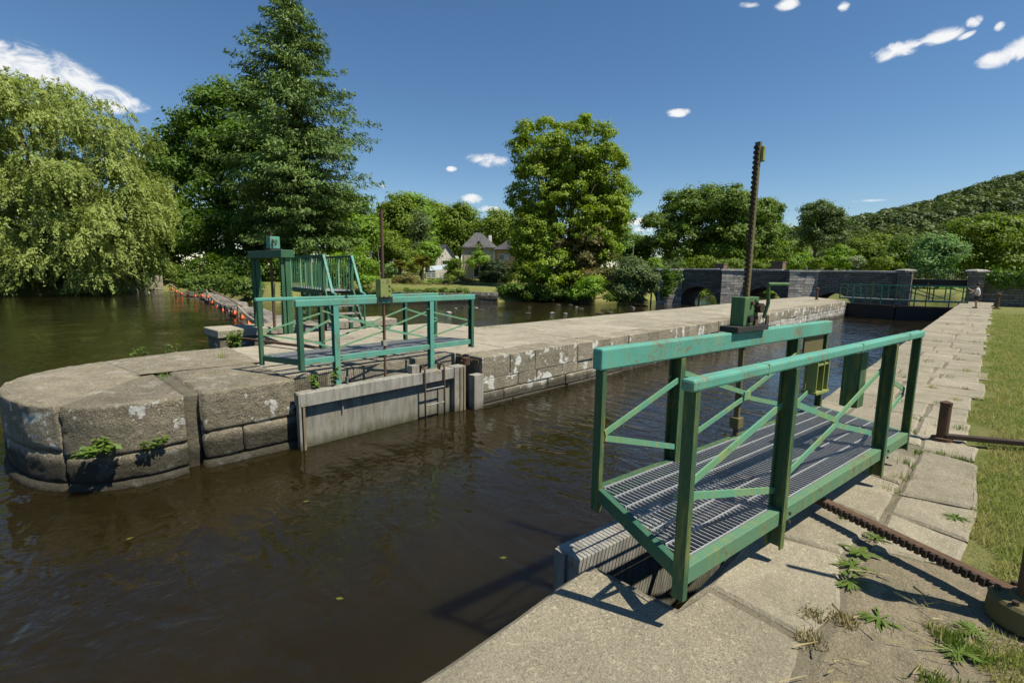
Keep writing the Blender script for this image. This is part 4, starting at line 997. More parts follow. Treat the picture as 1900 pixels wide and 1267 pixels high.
ST = thing('sluice_stairs', 'green railed platform with steps going down behind the sluice portal', 'stairs', (-14, 6.7, 0))
pz = 1.03
pd = V(0.994, -0.11, 0); pn = V(0.11, 0.994, 0); p0 = V(-13.05, 6.05, 0)
Pf = lambda s, o, z: p0+pd*s+pn*o+V(0, 0, z)
PWD = 0.78
for o in (0.0, PWD):
    MB().beam(Pf(-4.2, o, pz-0.07), Pf(0, o, pz-0.07), 0.06, 0.14).build('side_beam', 'sluice_paint', ST)
    MB().beam(Pf(-4.2, o, pz+0.93), Pf(0.0, o, pz+0.93), 0.055, 0.06).build('handrail', 'sluice_paint', ST)
    s = -4.15
    while s < -0.02:
        big = abs((s+4.15+0.01) % 1.035) < 0.03
        MB().beam(Pf(s, o, pz), Pf(s, o, pz+0.90), 0.045 if big else 0.02, 0.05 if big else 0.03).build('baluster', 'sluice_paint' if not big else 'brace_paint', ST)
        s += 0.207
    MB().beam(Pf(-0.02, o, pz-0.6), Pf(-0.02, o, pz+0.9), 0.07, 0.07).build('post', 'sluice_paint', ST)
    MB().beam(Pf(0.02, o, pz+0.95), Pf(0.62, o, 0.36+0.62), 0.06, 0.05).build('stair_rail', 'teal', ST)
    MB().beam(Pf(0.62, o, 0.985), Pf(0.86, o, 0.95), 0.06, 0.04).build('rail_end', 'teal', ST)
    MB().beam(Pf(0.80, o, 0.0), Pf(0.80, o, 0.93), 0.04, 0.04).build('post', 'sluice_paint', ST)
    MB().beam(Pf(0.0, o, pz-0.02), Pf(0.72, o, -0.02), 0.035, 0.16).build('stringer', 'sluice_paint', ST)
for s in (-3.9, -2.0, -0.15):
    for o in (0.02, PWD-0.02): MB().beam(Pf(s, o, -1.4), Pf(s, o, pz-0.14), 0.09, 0.09).build('leg', 'sluice_paint', ST)
mb = MB()
for k in range(40): mb.beam(Pf(-4.15+k*0.105, 0.03, pz-0.012), Pf(-4.15+k*0.105, PWD-0.03, pz-0.012), 0.03, 0.025)
mb.build('platform_grating', 'galv', ST, kind='stuff')
for k in range(4):
    t = (k+1)/5; MB().obb(Pf(0.72*t, PWD/2, pz*(1-t)), pd*0.11, pn*(PWD/2-0.02), V(0, 0, 0.018)).build('tread', 'galv_beam', ST)

# ================================================================== BUOY LINE on the weir
stakes = [(-15.6, 6.2, -0.1), (-27.5, 8.15, -0.30), (-43.5, 10.75, -0.12), (-62, 12.0, -0.15)]
for i, (x, y, z) in enumerate(stakes[1:]):
    tag(MB().tube([(x, y, -1.9), (x+0.05, y, z+0.08)], [0.06, 0.05], 8).build('stake', 'timber', loc=(x, y, -0.95)),
        ('grey wooden stake holding the buoy rope nearest the sluice frame', 'grey wooden stake halfway along the buoy rope', 'grey wooden stake where the buoy rope meets the far bank')[i], 'stake')
rp = []; bu = []
for (a, b) in zip(stakes[:-1], stakes[1:]):
    a = V(*a); b = V(*b); n = 14
    for k in range(n+1):
        t = k/n; p = a.lerp(b, t); p.z -= 0.42*4*t*(1-t); rp.append(p)
tag(MB().tube(rp, 0.035, 6).build('rope', 'rope', loc=tuple(rp[0])), 'pale rope strung between stakes along the weir with orange floats', 'rope')
tag(MB().tube([(-27.5, 8.35, -0.35), (-33, 9.3, -0.2), (-43.5, 11.0, -0.10)], 0.045, 6).build('pole', 'timber', loc=(-35, 9.6, -0.95)), 'long weathered pole lying along the weir between two stakes', 'pole')
bx = [-16.6, -18.0, -20.9, -24.3, -26.2, -28.6, -30.8, -33.6, -36.6, -39.5, -42.4, -45.2, -48.2, -51.5, -55.0, -58.0, -60.5]
for k, x in enumerate(bx):
    p = min(rp, key=lambda q: abs(q.x-x)); j = rp.index(p); q = rp[j+1] if p.x > x and j+1 < len(rp) else rp[max(j-1, 0)]
    t = 0 if abs(q.x-p.x) < 1e-6 else (x-p.x)/(q.x-p.x); c = p.lerp(q, t)
    r = 0.14; zc = c.z-0.36-rnd.uniform(0, 0.06); yy = c.y-0.02
    ORD = ['first', 'second', 'third', 'fourth', 'fifth', 'sixth', 'seventh', 'eighth', 'ninth', 'tenth', 'eleventh', 'twelfth', 'thirteenth', 'fourteenth', 'fifteenth', 'sixteenth', 'seventeenth']
    B = thing('buoy', ORD[k]+' orange float along the weir rope counting from the sluice portal', 'buoy', (x, yy, zc-r), 'orange floats on the weir rope')
    MB().lathe((x, yy, zc), [(0.01, -r), (r*0.6, -r*0.8), (r*0.95, -r*0.3), (r, 0.0), (r*0.93, r*0.35), (r*0.6, r*0.78), (0.05, r*1.0), (0.05, r*1.25)], 12).build('ball', 'buoy', B, smooth=True)
    MB().tube([(x, yy, zc+r*1.1), (x, c.y, c.z)], 0.015, 5).build('cord', 'rope', B)

# ================================================================== HOUSES on the far bank
def frame_at(px, py, depth, yaw=0.0):
    c = at(px, py, depth); f = V(FW.x, FW.y, 0).normalized(); r = V(f.y, -f.x, 0)
    a = R(yaw); return c, r*math.cos(a)+f*math.sin(a), f*math.cos(a)-r*math.sin(a)
def window(G, P, x0, x1, z0, z1, mullions=1, par=None):
    w = MB(); t = 0.09
    for a, b, c, d in ((x0, x1, z0, z0+t), (x0, x1, z1-t, z1), (x0, x0+t, z0+t, z1-t), (x1-t, x1, z0+t, z1-t)): w.obb(P((a+b)/2, -0.03, (c+d)/2), P.r*((b-a)/2), P.f*0.05, V(0, 0, (d-c)/2))
    for k in range(mullions): xm = x0+(x1-x0)*(k+1)/(mullions+1); w.obb(P(xm, -0.03, (z0+z1)/2), P.r*0.04, P.f*0.045, V(0, 0, (z1-z0)/2-t))
    wo_ = w.build('window', 'frame_white', G)
    MB().obb(P((x0+x1)/2, -0.004, (z0+z1)/2), P.r*((x1-x0)/2-t), P.f*0.012, V(0, 0, (z1-z0)/2-t)).build('pane', 'glass', wo_)
class Fr:
    def __init__(s, c, r, f): s.c = c; s.r = r; s.f = f
    def __call__(s, a, b, z): return s.c+s.r*a+s.f*b+V(0, 0, z)
def hip_roof(mb, P, x0, x1, y0, y1, z, h, rl, ov=0.35):
    x0 -= ov; x1 += ov; y0 -= ov; y1 += ov; ym = (y0+y1)/2; xm = (x0+x1)/2
    v = [P(x0, y0, z), P(x1, y0, z), P(x1, y1, z), P(x0, y1, z), P(xm-rl/2, ym, z+h), P(xm+rl/2, ym, z+h), P(x0, y0, z-0.14), P(x1, y0, z-0.14), P(x1, y1, z-0.14), P(x0, y1, z-0.14)]
    mb.add(v, [(0, 1, 5, 4), (1, 2, 5), (2, 3, 4, 5), (3, 0, 4), (6, 7, 1, 0), (7, 8, 2, 1), (8, 9, 3, 2), (9, 6, 0, 3), (6, 9, 8, 7)])
def slate_rows(P, x0, x1, y0, y1, z, h, rl, par, ov=0.35):
    mb = MB(); x0 -= ov; x1 += ov; y0 -= ov; ym = (y0+ov+y1)/2; xm = (x0+x1)/2; n = 14
    for k in range(n):
        t0, t1 = k/n, (k+1.15)/n; t1 = min(t1, 1)
        L0 = (lerp(x0, xm-rl/2, t0), lerp(x1, xm+rl/2, t0)); L1 = (lerp(x0, xm-rl/2, t1), lerp(x1, xm+rl/2, t1))
        ya, yb = lerp(y0, ym, t0), lerp(y0, ym, t1); za, zb = z+h*t0+0.035, z+h*t1+0.012
        mb.add([P(L0[0], ya-0.02, za), P(L0[1], ya-0.02, za), P(L1[1], yb, zb), P(L1[0], yb, zb), P(L0[0], ya-0.02, za-0.03), P(L0[1], ya-0.02, za-0.03)], [(0, 1, 2, 3), (4, 5, 1, 0)])
    mb.build('slate_courses', 'slate', par, kind='stuff')
DH = 78.0; mpx = DH/FPX
c, r, f = frame_at(890, 516, DH, 8)
c.z = 0.55; P = Fr(c, r, f)
H = thing('house', 'grey stone house with hipped slate roof behind the round bush', 'house', tuple(c))
wl, wr, ze = -2.55, 2.45, 4.75
MB().obb(P((wl+wr)/2, 2.6, ze/2-0.5), r*((wr-wl)/2), f*2.6, V(0, 0, ze/2+0.5)).build('wall', 'house_wall', H)
MB().obb(P(wr-0.17, -0.025, ze/2), r*0.2, f*0.03, V(0, 0, ze/2)).build('lit_edge_strip', 'white_plaster', H)  # white strip painted on for the sunlit right side of the house
rf = MB(); hip_roof(rf, P, wl, wr, 0, 5.2, ze, 2.45, 0.9); rf = rf.build('roof', 'slate', H)
slate_rows(P, wl, wr, 0, 5.2, ze, 2.45, 0.9, rf)
dm = MB(); dm.add([P(-0.95, -0.3, ze), P(0.55, -0.3, ze), P(-0.2, -0.35, ze+1.05), P(-0.2, 1.9, ze+1.0), P(-1.0, 0.9, ze+0.2), P(0.6, 0.9, ze+0.2)], [(0, 2, 3, 4), (2, 1, 5, 3)]); dm.build('dormer', 'slate', rf)
dm = MB(); dm.add([P(-0.85, -0.2, ze-0.4), P(0.45, -0.2, ze-0.4), P(0.45, -0.2, ze+0.15), P(-0.2, -0.2, ze+0.9), P(-0.85, -0.2, ze+0.15)], [(0, 1, 2, 3, 4)]); dm.build('dormer_front', 'timber', rf)
MB().obb(P(1.9, 3.0, ze+1.35), r*0.25, f*0.3, V(0, 0, 0.75)).build('chimney', 'white_plaster', rf)
window(H, P, -1.0, 0.95, 0.1, 2.0, 1)
window(H, P, -0.75, 0.35, 3.2, 4.3, 1)
c2, r2, f2 = frame_at(940, 516, DH-0.4, -12); c2.z = 0.55; P2 = Fr(c2, r2, f2)
A = thing('house_annex', 'ochre plastered house with small hipped slate roof beside the tall chestnut', 'house', tuple(c2))
MB().obb(P2(0.1, 2.2, 2.0), r2*1.85, f2*2.2, V(0, 0, 2.55)).build('wall', 'plaster', A)
rf = MB(); hip_roof(rf, P2, -1.75, 1.95, 0, 4.4, 4.45, 1.75, 0.4); rf = rf.build('roof', 'slate', A)
slate_rows(P2, -1.75, 1.95, 0, 4.4, 4.45, 1.75, 0.4, rf)
window(A, P2, -1.35, -0.35, 2.75, 3.75, 0)
MB().obb(P2(0.05, -0.06, 3.25), r2*0.30, f2*0.03, V(0, 0, 0.5)).build('shutter', 'shade_panel', A)
MB().obb(P2(2.3, 1.5, 1.55), r2*0.45, f2*1.2, V(0, 0, 0.9)).build('lean_to', 'plaster', A)
MB().add([P2(1.9, 0.1, 2.75), P2(3.3, 0.1, 2.30), P2(3.3, 2.9, 2.30), P2(1.9, 2.9, 2.75), P2(1.9, 0.1, 2.65), P2(3.3, 0.1, 2.20)], [(0, 1, 2, 3), (4, 5, 1, 0)]).build('lean_to_roof', 'white_paint', A)
c3, r3, f3 = frame_at(828, 512, DH+6, 30); c3.z = 0.6; P3 = Fr(c3, r3, f3)
B = thing('barn', 'small stone barn with lit gable and grey slate roof left of the house', 'barn', tuple(c3))
hw, eh, rh, dp = 1.95, 2.9, 5.35, 5.0
w = MB(); w.add([P3(-hw, 0, -1), P3(hw, 0, -1), P3(hw, 0, eh), P3(0, 0, rh), P3(-hw, 0, eh), P3(-hw, dp, -1), P3(hw, dp, -1), P3(hw, dp, eh), P3(0, dp, rh), P3(-hw, dp, eh)],
     [(0, 1, 2, 3, 4), (6, 5, 9, 8, 7), (1, 6, 7, 2), (5, 0, 4, 9)]); w.build('wall', 'white_plaster', B)
ro = MB()
for s in (-1, 1):
    ro.add([P3(s*(hw+0.3), -0.25, eh-0.35), P3(0, -0.25, rh+0.06), P3(0, dp+0.25, rh+0.06), P3(s*(hw+0.3), dp+0.25, eh-0.35), P3(s*(hw+0.3), -0.25, eh-0.5), P3(0, -0.25, rh-0.09)], [(0, 1, 2, 3), (4, 5, 1, 0)])
ro.build('roof', 'slate', B)
window(B, P3, -0.8, 1.1, 2.0, 2.75, 1)
c4, r4, f4 = frame_at(818, 508, DH-5, 10); c4.z = 0.6; P4 = Fr(c4, r4, f4)
AW = thing('awning', 'pale blue-white terrace awning in front of the barn', 'awning', tuple(c4))
MB().add([P4(-1.6, -1.2, 1.0), P4(1.9, -1.2, 1.35), P4(1.9, 1.6, 2.0), P4(-1.6, 1.6, 1.65), P4(-1.6, -1.2, 0.94), P4(1.9, -1.2, 1.29), P4(1.9, 1.6, 1.94), P4(-1.6, 1.6, 1.59)], [(0, 1, 2, 3), (7, 6, 5, 4), (4, 5, 1, 0), (5, 6, 2, 1), (6, 7, 3, 2), (7, 4, 0, 3)]).build('sheet', 'awning', AW)
for a, b, z in ((-1.5, -1.1, 0.98), (1.8, -1.1, 1.3), (1.8, 1.5, 1.9), (-1.5, 1.5, 1.6)): MB().tube([P4(a, b, -0.6), P4(a, b, z)], 0.04, 6).build('pole', 'galv_beam', AW)
c5, r5, f5 = frame_at(818, 514, DH-12, 0); c5.z = 0.35; P5 = Fr(c5, r5, f5)
F = thing('garden_fence', 'white railed garden fence below the barn awning', 'fence', tuple(c5))
for k in range(8): MB().obb(P5(-1.9+k*0.6, 0, 0.42), r5*0.05, f5*0.05, V(0, 0, 0.52)).build('post', 'white_paint', F)
for z in (0.35, 0.62, 0.9): MB().obb(P5(0.2, -0.06, z), r5*2.2, f5*0.02, V(0, 0, 0.05)).build('rail', 'white_paint', F)
# chimneys / roofs behind the bridge
for (px, py, w_, h_, dpt, lab) in ((1444, 496, 0.75, 1.3, 68, 'brown brick chimney stack above the bridge coping beside the lone tree'), (1337, 497, 0.7, 0.9, 72, 'small brick chimney just above the bridge coping under the oaks')):
    p = at(px, py, dpt); C_ = thing('chimney', lab, 'chimney', (p.x, p.y, -0.3))
    MB().box(p.x-w_, p.x+w_, p.y-w_, p.y+w_, -0.4, p.z+h_*0.5).build('stack', 'brick_red', C_, bevel=0.03)
    MB().box(p.x-w_*1.06, p.x+w_*1.06, p.y-w_*1.06, p.y+w_*1.06, p.z+h_*0.5+0.002, p.z+h_*0.5+0.15).build('cap', 'brick_red', C_)
# garden pole lines
p = at(706, 500, 60); tag(MB().tube([p+V(0, 0, -1.5), p+V(-0.55, 0, 2.9)], 0.03, 6).build('garden_pole', 'galv_beam', loc=(p.x, p.y, 0)), 'thin leaning grey pole in the garden left of the mast', 'pole')
p = at(1173, 495, 62); tag(MB().tube([(p.x, p.y, 0), (p.x, p.y, p.z+3.3)], 0.09, 8).build('utility_pole', 'timber', loc=(p.x, p.y, 0)), 'thin wooden utility pole among shrubs right of the chestnut', 'pole')
# old masonry landing on the far bank and low retaining walls
def masonry(label, a, b, z0, z1, rows, wl_, wh_, mat, th=0.5):
    a = V(*a, 0); b = V(*b, 0); d = b-a; ln = d.length; d.normalize(); n = V(d.y, -d.x, 0)
    T = thing('retaining_wall', label, 'wall', (a.x, a.y, z0)); hh = (z1-z0)/rows
    MB().obb((a+b)/2-n*(th/2)+V(0, 0, (z0+z1)/2-0.02), d*(ln/2), n*(th/2-0.03), V(0, 0, (z1-z0)/2)).build('core', 'dark_recess', T)
    for k in range(rows):
        s = 0
        while s < ln-0.05:
            w_ = rnd.uniform(wl_, wh_); w_ = ln-s if ln-s-w_ < wl_*0.6 else w_
            pr = rnd.uniform(0.0, 0.06)
            MB().obb(a+d*(s+w_/2)-n*(0.2-pr)+V(0, 0, z0+hh*(k+0.5)), d*(w_/2-0.02), n*0.2, V(0, 0, hh/2-0.015)).build('wall_stone', mat, T); s += w_
masonry('old grey masonry landing on the far bank beside the willow', (-62.3, 2.0), (-64.0, 11.8), -1.6, 0.75, 3, 1.6, 3.0, 'island_top')
masonry('low dry-stone river wall on the far bank below the house', (-46.2, 25.2), (-36.2, 30.9), -1.7, -0.55, 3, 0.5, 1.1, 'wall_stone')
masonry('rough stone bank end left of the chestnut shade', (-36.0, 31.0), (-33.8, 32.6), -1.7, -0.35, 4, 0.35, 0.7, 'wall_stone')
# stakes and stones standing in the river below the weir
for (px, py, h, lean, lab) in ((1207, 562, 1.9, 0.15, 'leaning pale stake in the river before the leftmost bridge arch'), (1295, 566, 1.7, 0.28, 'leaning pale stake in the river before the second bridge arch')):
    r_ = ray(px, py); p = CAM+r_*((ZR-1.6)/r_.z)
    tag(MB().tube([p-V(0, 0, 0.8), p+V(lean*0.3, 0, h*0.5), p+V(lean, 0.1, h*0.72)], [0.09, 0.08, 0.05], 8).build('stake', 'timber', loc=(p.x, p.y, ZR)), lab, 'stake')
for k in range(26):
    px = rnd.choice((rnd.uniform(930, 1120), rnd.uniform(960, 1060), rnd.uniform(1100, 1240), rnd.uniform(830, 900)))
    r_ = ray(px, rnd.uniform(566, 582) if px < 1150 else rnd.uniform(566, 573)); p = CAM+r_*((ZR-1.6)/r_.z)
    rr_ = rnd.uniform(0.07, 0.19)
    tag(rock_mesh((p.x, p.y, ZR+0.02), rr_, k*3.3, (1.7, 1.1, 0.45), 2).build('river_stone', 'coping' if k % 4 == 0 else 'rock', loc=(p.x, p.y, ZR)), 'small stone breaking the shallow river surface below the weir', 'stone', 'stones in the shallow river')

# ================================================================== CHILD by the far gate
KX, KY = -0.60, 35.95
def skin_body(name, joints, bones, mat, parent, sub=2):
    me = bpy.data.meshes.new(name); keys = list(joints); o3 = WLOC[parent]
    me.from_pydata([tuple(Vector(joints[k][0])-o3) for k in keys], [(keys.index(a), keys.index(b)) for a, b in bones], [])
    me.materials.append(MATS[mat]); o = bpy.data.objects.new(name, me); COL.objects.link(o); o.parent = parent; WLOC[o] = o3
    o.modifiers.new('skin', 'SKIN'); sv = me.skin_vertices[0].data
    for i, k in enumerate(keys): sv[i].radius = (joints[k][1], joints[k][1]*(joints[k][2] if len(joints[k]) > 2 else 1)); sv[i].use_root = (i == 0)
    s_ = o.modifiers.new('sub', 'SUBSURF'); s_.levels = sub; s_.render_levels = sub
    return o
KID = thing('person', 'child in white shirt and dark shorts holding the far gate rail', 'person', (KX, KY, 0))
k = lambda x, y, z: (KX+x, KY+y, z)
J = {'pel': (k(0, 0, .68), .095, .8), 'sp': (k(0, 0, .84), .09, .8), 'ch': (k(-.02, 0, .98), .10, .8), 'nk': (k(-.02, 0, 1.07), .042), 'h1': (k(-.03, 0, 1.14), .068), 'h2': (k(-.035, 0, 1.25), .075),
     'sl': (k(-.03, -.125, 1.02), .042), 'el': (k(-.16, -.16, .90), .033), 'wl': (k(-.33, -.14, .98), .024), 'hl': (k(-.40, -.13, 1.05), .026), 'sr': (k(-.02, .125, 1.02), .042), 'er': (k(-.12, .16, .86), .033), 'wr': (k(-.28, .13, .80), .024), 'hr': (k(-.34, .12, .80), .026),
     'tl': (k(0, -.07, .62), .07), 'kl': (k(-.01, -.075, .36), .047), 'al': (k(.03, -.075, .07), .030), 'fl': (k(-.09, -.08, .03), .03), 'tr': (k(0, .07, .62), .07), 'kr': (k(-.03, .07, .36), .047), 'ar': (k(-.01, .07, .07), .030), 'fr': (k(-.13, .075, .03), .03)}
skin_body('body', J, [('pel', 'sp'), ('sp', 'ch'), ('ch', 'nk'), ('nk', 'h1'), ('h1', 'h2'), ('ch', 'sl'), ('sl', 'el'), ('el', 'wl'), ('wl', 'hl'), ('ch', 'sr'), ('sr', 'er'), ('er', 'wr'), ('wr', 'hr'), ('pel', 'tl'), ('tl', 'kl'), ('kl', 'al'), ('al', 'fl'), ('pel', 'tr'), ('tr', 'kr'), ('kr', 'ar'), ('ar', 'fr')], 'skin', KID)
Sh = {'a': (k(0, 0, .64), .125, .8), 'b': (k(0, 0, .84), .115, .8), 'c': (k(-.02, 0, 1.0), .115, .8), 'd': (k(-.02, 0, 1.06), .06), 'l': (k(-.035, -.13, 1.015), .058), 'l2': (k(-.10, -.15, .95), .056), 'r': (k(-.025, .13, 1.015), .058), 'r2': (k(-.075, .15, .93), .056)}
skin_body('shirt', Sh, [('a', 'b'), ('b', 'c'), ('c', 'd'), ('c', 'l'), ('l', 'l2'), ('c', 'r'), ('r', 'r2')], 'shirt', KID)
So = {'p': (k(0, 0, .66), .115, .85), 'l': (k(0, -.075, .58), .085), 'l2': (k(-.005, -.08, .40), .078), 'r': (k(0, .075, .58), .085), 'r2': (k(-.02, .08, .40), .078)}
skin_body('shorts', So, [('p', 'l'), ('l', 'l2'), ('p', 'r'), ('r', 'r2')], 'shorts', KID)
rock_mesh(k(-.015, 0, 1.245), 0.098, 5.0, (1, .92, .92), 2, 0.08).build('hair', 'hair', KID, smooth=True)
for s, dx in ((-1, 0), (1, -.04)): MB().obb(Vector(k(-.02+dx, s*.075, .028)), V(.095, 0, 0), V(0, .036, 0), V(0, 0, .027)).build('shoe', 'shoe', KID, bevel=0.012)
# ================================================================== VEGETATION
def px_ell(px, py, rx, ry, depth, rd=None):
    """crown lobe: centre as a point of the place, radii in metres"""
    c = at(px, py, depth); k = depth/FPX
    return (np.array(c), np.array([rx*k, (rd if rd else rx)*k, ry*k]))
FAX = np.array([RT.x, RT.y, 0.0]); FAX /= np.linalg.norm(FAX); FAY = np.array([-FAX[1], FAX[0], 0])
def to_world(l):                     # lobe-local (right, away, up) -> world
    return l[:, :1]*FAX+l[:, 1:2]*FAY+l[:, 2:3]*np.array([0, 0, 1.0])
def crown_leaves(lobes, n_leaf, clump_r, leaf, per=42, shell=(0.55, 0.98), flat=0.6, up=0.3, low=-0.75):
    """leaves sit in clumps, clumps on the sunny side of boughs, boughs on the lobes of the crown"""
    n_leaf = int(n_leaf*1.35); leaf = leaf*0.78
    area = np.array([r[0]*r[2]+r[1]*r[2] for _, r in lobes]); w = area/area.sum()
    kc = 7; nb = max(5, n_leaf//(per*kc)); C, Nn = [], []
    for i in NR.choice(len(lobes), nb, p=w):
        c, r = lobes[i]
        while True:
            u = NR.normal(size=3); u /= np.linalg.norm(u)
            if u[2] > low or NR.random() < 0.2: break
        k = shell[0]+(shell[1]-shell[0])*NR.random()**0.55
        br = min(clump_r*NR.uniform(1.2, 2.2), 0.75*min(r)); bc = c+to_world((u*(r-0.6*min(br, r.min()*0.5))*k)[None])[0]; out = to_world(u[None])[0]
        u2 = unit(NR.normal(size=(kc, 3))+out*0.55+np.array([0, 0, 0.55]))
        cc = bc+u2*br*np.array([1, 1, 0.7])*NR.uniform(0.55, 1.0, (kc, 1))
        d = NR.normal(size=(kc, per, 3))*np.array([1, 1, flat])*clump_r*0.46
        C.append((cc[:, None]+d).reshape(-1, 3))
        Nn.append((u2[:, None]*0.85+np.array([0, 0, up])+d/clump_r*0.5+NR.normal(size=(kc, per, 3))*0.36).reshape(-1, 3))
    m_ = int(n_leaf*0.12)
    for i, nn in zip(*np.unique(NR.choice(len(lobes), m_, p=w), return_counts=True)):
        c, r = lobes[i]; u = unit(NR.normal(size=(nn, 3)))*NR.random((nn, 1))**0.5*0.72
        C.append(c+to_world(u*r)); Nn.append(NR.normal(size=(nn, 3)))
    C = np.concatenate(C); Nn = np.concatenate(Nn)
    s = leaf*(0.65+0.7*NR.random(len(C)))
    return leaf_quads(C, Nn, s, s*0.62)
def limbs(mb, base, lobes, r0, lean=0.0):
    base = Vector(base); top = np.mean([l[0] for l in lobes], 0); top = Vector(top)
    fork = base.lerp(top, 0.45)
    fork.x = base.x*0.6+top.x*0.4; fork.y = base.y*0.6+top.y*0.4
    mb.tube([base-V(0, 0, 0.4), base+V(0, 0, 0.05), base.lerp(fork, 0.5)+V(0.1, 0.05, 0), fork], [r0*1.35, r0*1.1, r0*0.85, r0*0.7], 9)
    for c, r in lobes:
        c = Vector(c); mid = fork.lerp(c, 0.55)+V(rnd.uniform(-.4, .4), rnd.uniform(-.4, .4), 0.2)
        mb.tube([fork-V(0, 0, 0.1), mid, c+V(0, 0, r[2]*0.5)], [r0*0.55, r0*0.35, r0*0.08], 6)
        for k in range(3):
            e = c+Vector(to_world(np.array([[rnd.uniform(-.7, .7)*r[0], rnd.uniform(-.7, .7)*r[1], rnd.uniform(-.1, .7)*r[2]]]))[0])
            mb.tube([mid, mid.lerp(e, 0.5)+V(0, 0, 0.2), e], [r0*0.22, r0*0.14, r0*0.04], 5)
def tree(name, label, lobes_px, depth, mat, n, clump, leaf, base_px=None, r0=0.3, group=None, cat='tree', per=42, trunk=True, **kw):
    lobes = [px_ell(*l, depth) if len(l) == 4 else px_ell(*l[:4], depth, l[4]) for l in lobes_px]
    bx = base_px if base_px else np.mean([l[0] for l in lobes_px]); b = at(bx, 515, depth)
    gz = float(ground_z(np.array([b.x]), np.array([b.y]))[0]); gz = max(gz, -1.2)
    T = thing(name, label, cat, (b.x, b.y, gz), group)
    if trunk:
        mb = MB(); limbs(mb, (b.x, b.y, gz), lobes, r0); mb.build('trunk', 'bark', T, smooth=True)
    q = crown_leaves(lobes, n, clump, leaf, per, **kw)
    q[:, 2] = np.maximum(q[:, 2], gz+0.05)
    np_mesh('crown', q, 4, mat, T)
    return T
def shrub(name, label, lobes_px, depth, mat, n, clump, leaf, group=None, cat='shrub', **kw):
    lobes = [px_ell(*l, depth) if len(l) == 4 else px_ell(*l[:4], depth, l[4]) for l in lobes_px]
    b = at(np.mean([l[0] for l in lobes_px]), 515, depth); gz = max(float(ground_z(np.array([b.x]), np.array([b.y]))[0]), -1.3)
    T = thing(name, label, cat, (b.x, b.y, gz), group)
    mb = MB()
    for c, r in lobes:
        for k in range(3): mb.tube([(b.x+rnd.uniform(-.2, .2), b.y+rnd.uniform(-.2, .2), gz-0.2), (c[0]+rnd.uniform(-.4, .4)*r[0], c[1]+rnd.uniform(-.3, .3)*r[0], c[2]+0.3*r[2])], [0.05, 0.015], 5)
    mb.build('stems', 'bark', T)
    q = crown_leaves(lobes, n, clump, leaf, kw.pop('per', 36), **kw); q[:, 2] = np.maximum(q[:, 2], gz+0.03)
    np_mesh('foliage', q, 4, mat, T); return T

# ---- weeping willow on the far left bank
WD = 44.0
wl_px = [(30, 258, 160, 112), (110, 330, 165, 150), (195, 400, 96, 112), (40, 420, 170, 120), (228, 455, 62, 86), (150, 475, 120, 70), (-120, 330, 150, 190), (-20, 480, 130, 60), (70, 500, 150, 42), (195, 495, 70, 45), (0, 520, 130, 30), (130, 518, 90, 32), (215, 510, 42, 36)]
lobes = [px_ell(*l, WD) for l in wl_px]
b = at(150, 535, WD+3); gz = 0.1
T = thing('willow_tree', 'huge pale green weeping willow hanging over the water at left', 'tree', (b.x, b.y, gz))
mb = MB(); limbs(mb, (b.x, b.y, gz-0.5), lobes, 0.75); mb.build('trunk', 'bark', T, smooth=True)
C, A_, Nn = [], [], []
vol = np.array([r[0]*r[2] for _, r in lobes]); vol /= vol.sum()
for i in NR.choice(len(lobes), 430, p=vol):
    c, r = lobes[i]; u = NR.normal(size=3); u /= np.linalg.norm(u)
    if u[2] < -0.5: u[2] *= -1
    k = 0.5+0.42*NR.random()**0.5; out0 = to_world(u[None])[0]; bc = c+to_world((u*r*k)[None])[0]; br = NR.uniform(0.9, 1.9)
    for q in range(25):
        u2 = NR.normal(size=3)+out0*0.7+np.array([0, 0, 0.5]); u2 /= np.linalg.norm(u2)
        s0 = bc+u2*br*np.array([1, 1, 0.75])
        n = 25; t = np.linspace(0, 1, n)[:, None]; ln = NR.uniform(0.6, 2.1)
        out = u2*np.array([1, 1, 0]); dr = NR.normal(size=3)*0.2
        path = s0+out*ln*0.5*np.sqrt(t)+dr*t*ln*0.4+np.array([0, 0, 1.0])*(-ln*t**1.6+0.35*t)+NR.normal(size=(n, 3))*0.085
        C.append(path); A_.append(np.tile(out*0.4+np.array([0, 0, -0.8]), (n, 1))+NR.normal(size=(n, 3))*0.45); Nn.append(u2*0.8+NR.normal(size=(n, 3))*0.42+np.array([0, 0, 0.3]))
C = np.concatenate(C); A_ = np.concatenate(A_); Nn = np.concatenate(Nn)
ok = C[:, 2] > ZW+0.1; C, A_, Nn = C[ok], A_[ok], Nn[ok]
s = 0.145*(0.6+0.8*NR.random(len(C)))
np_mesh('crown', leaf_quads(C, Nn, s, s*0.36, A_), 4, 'leaf_willow', T)

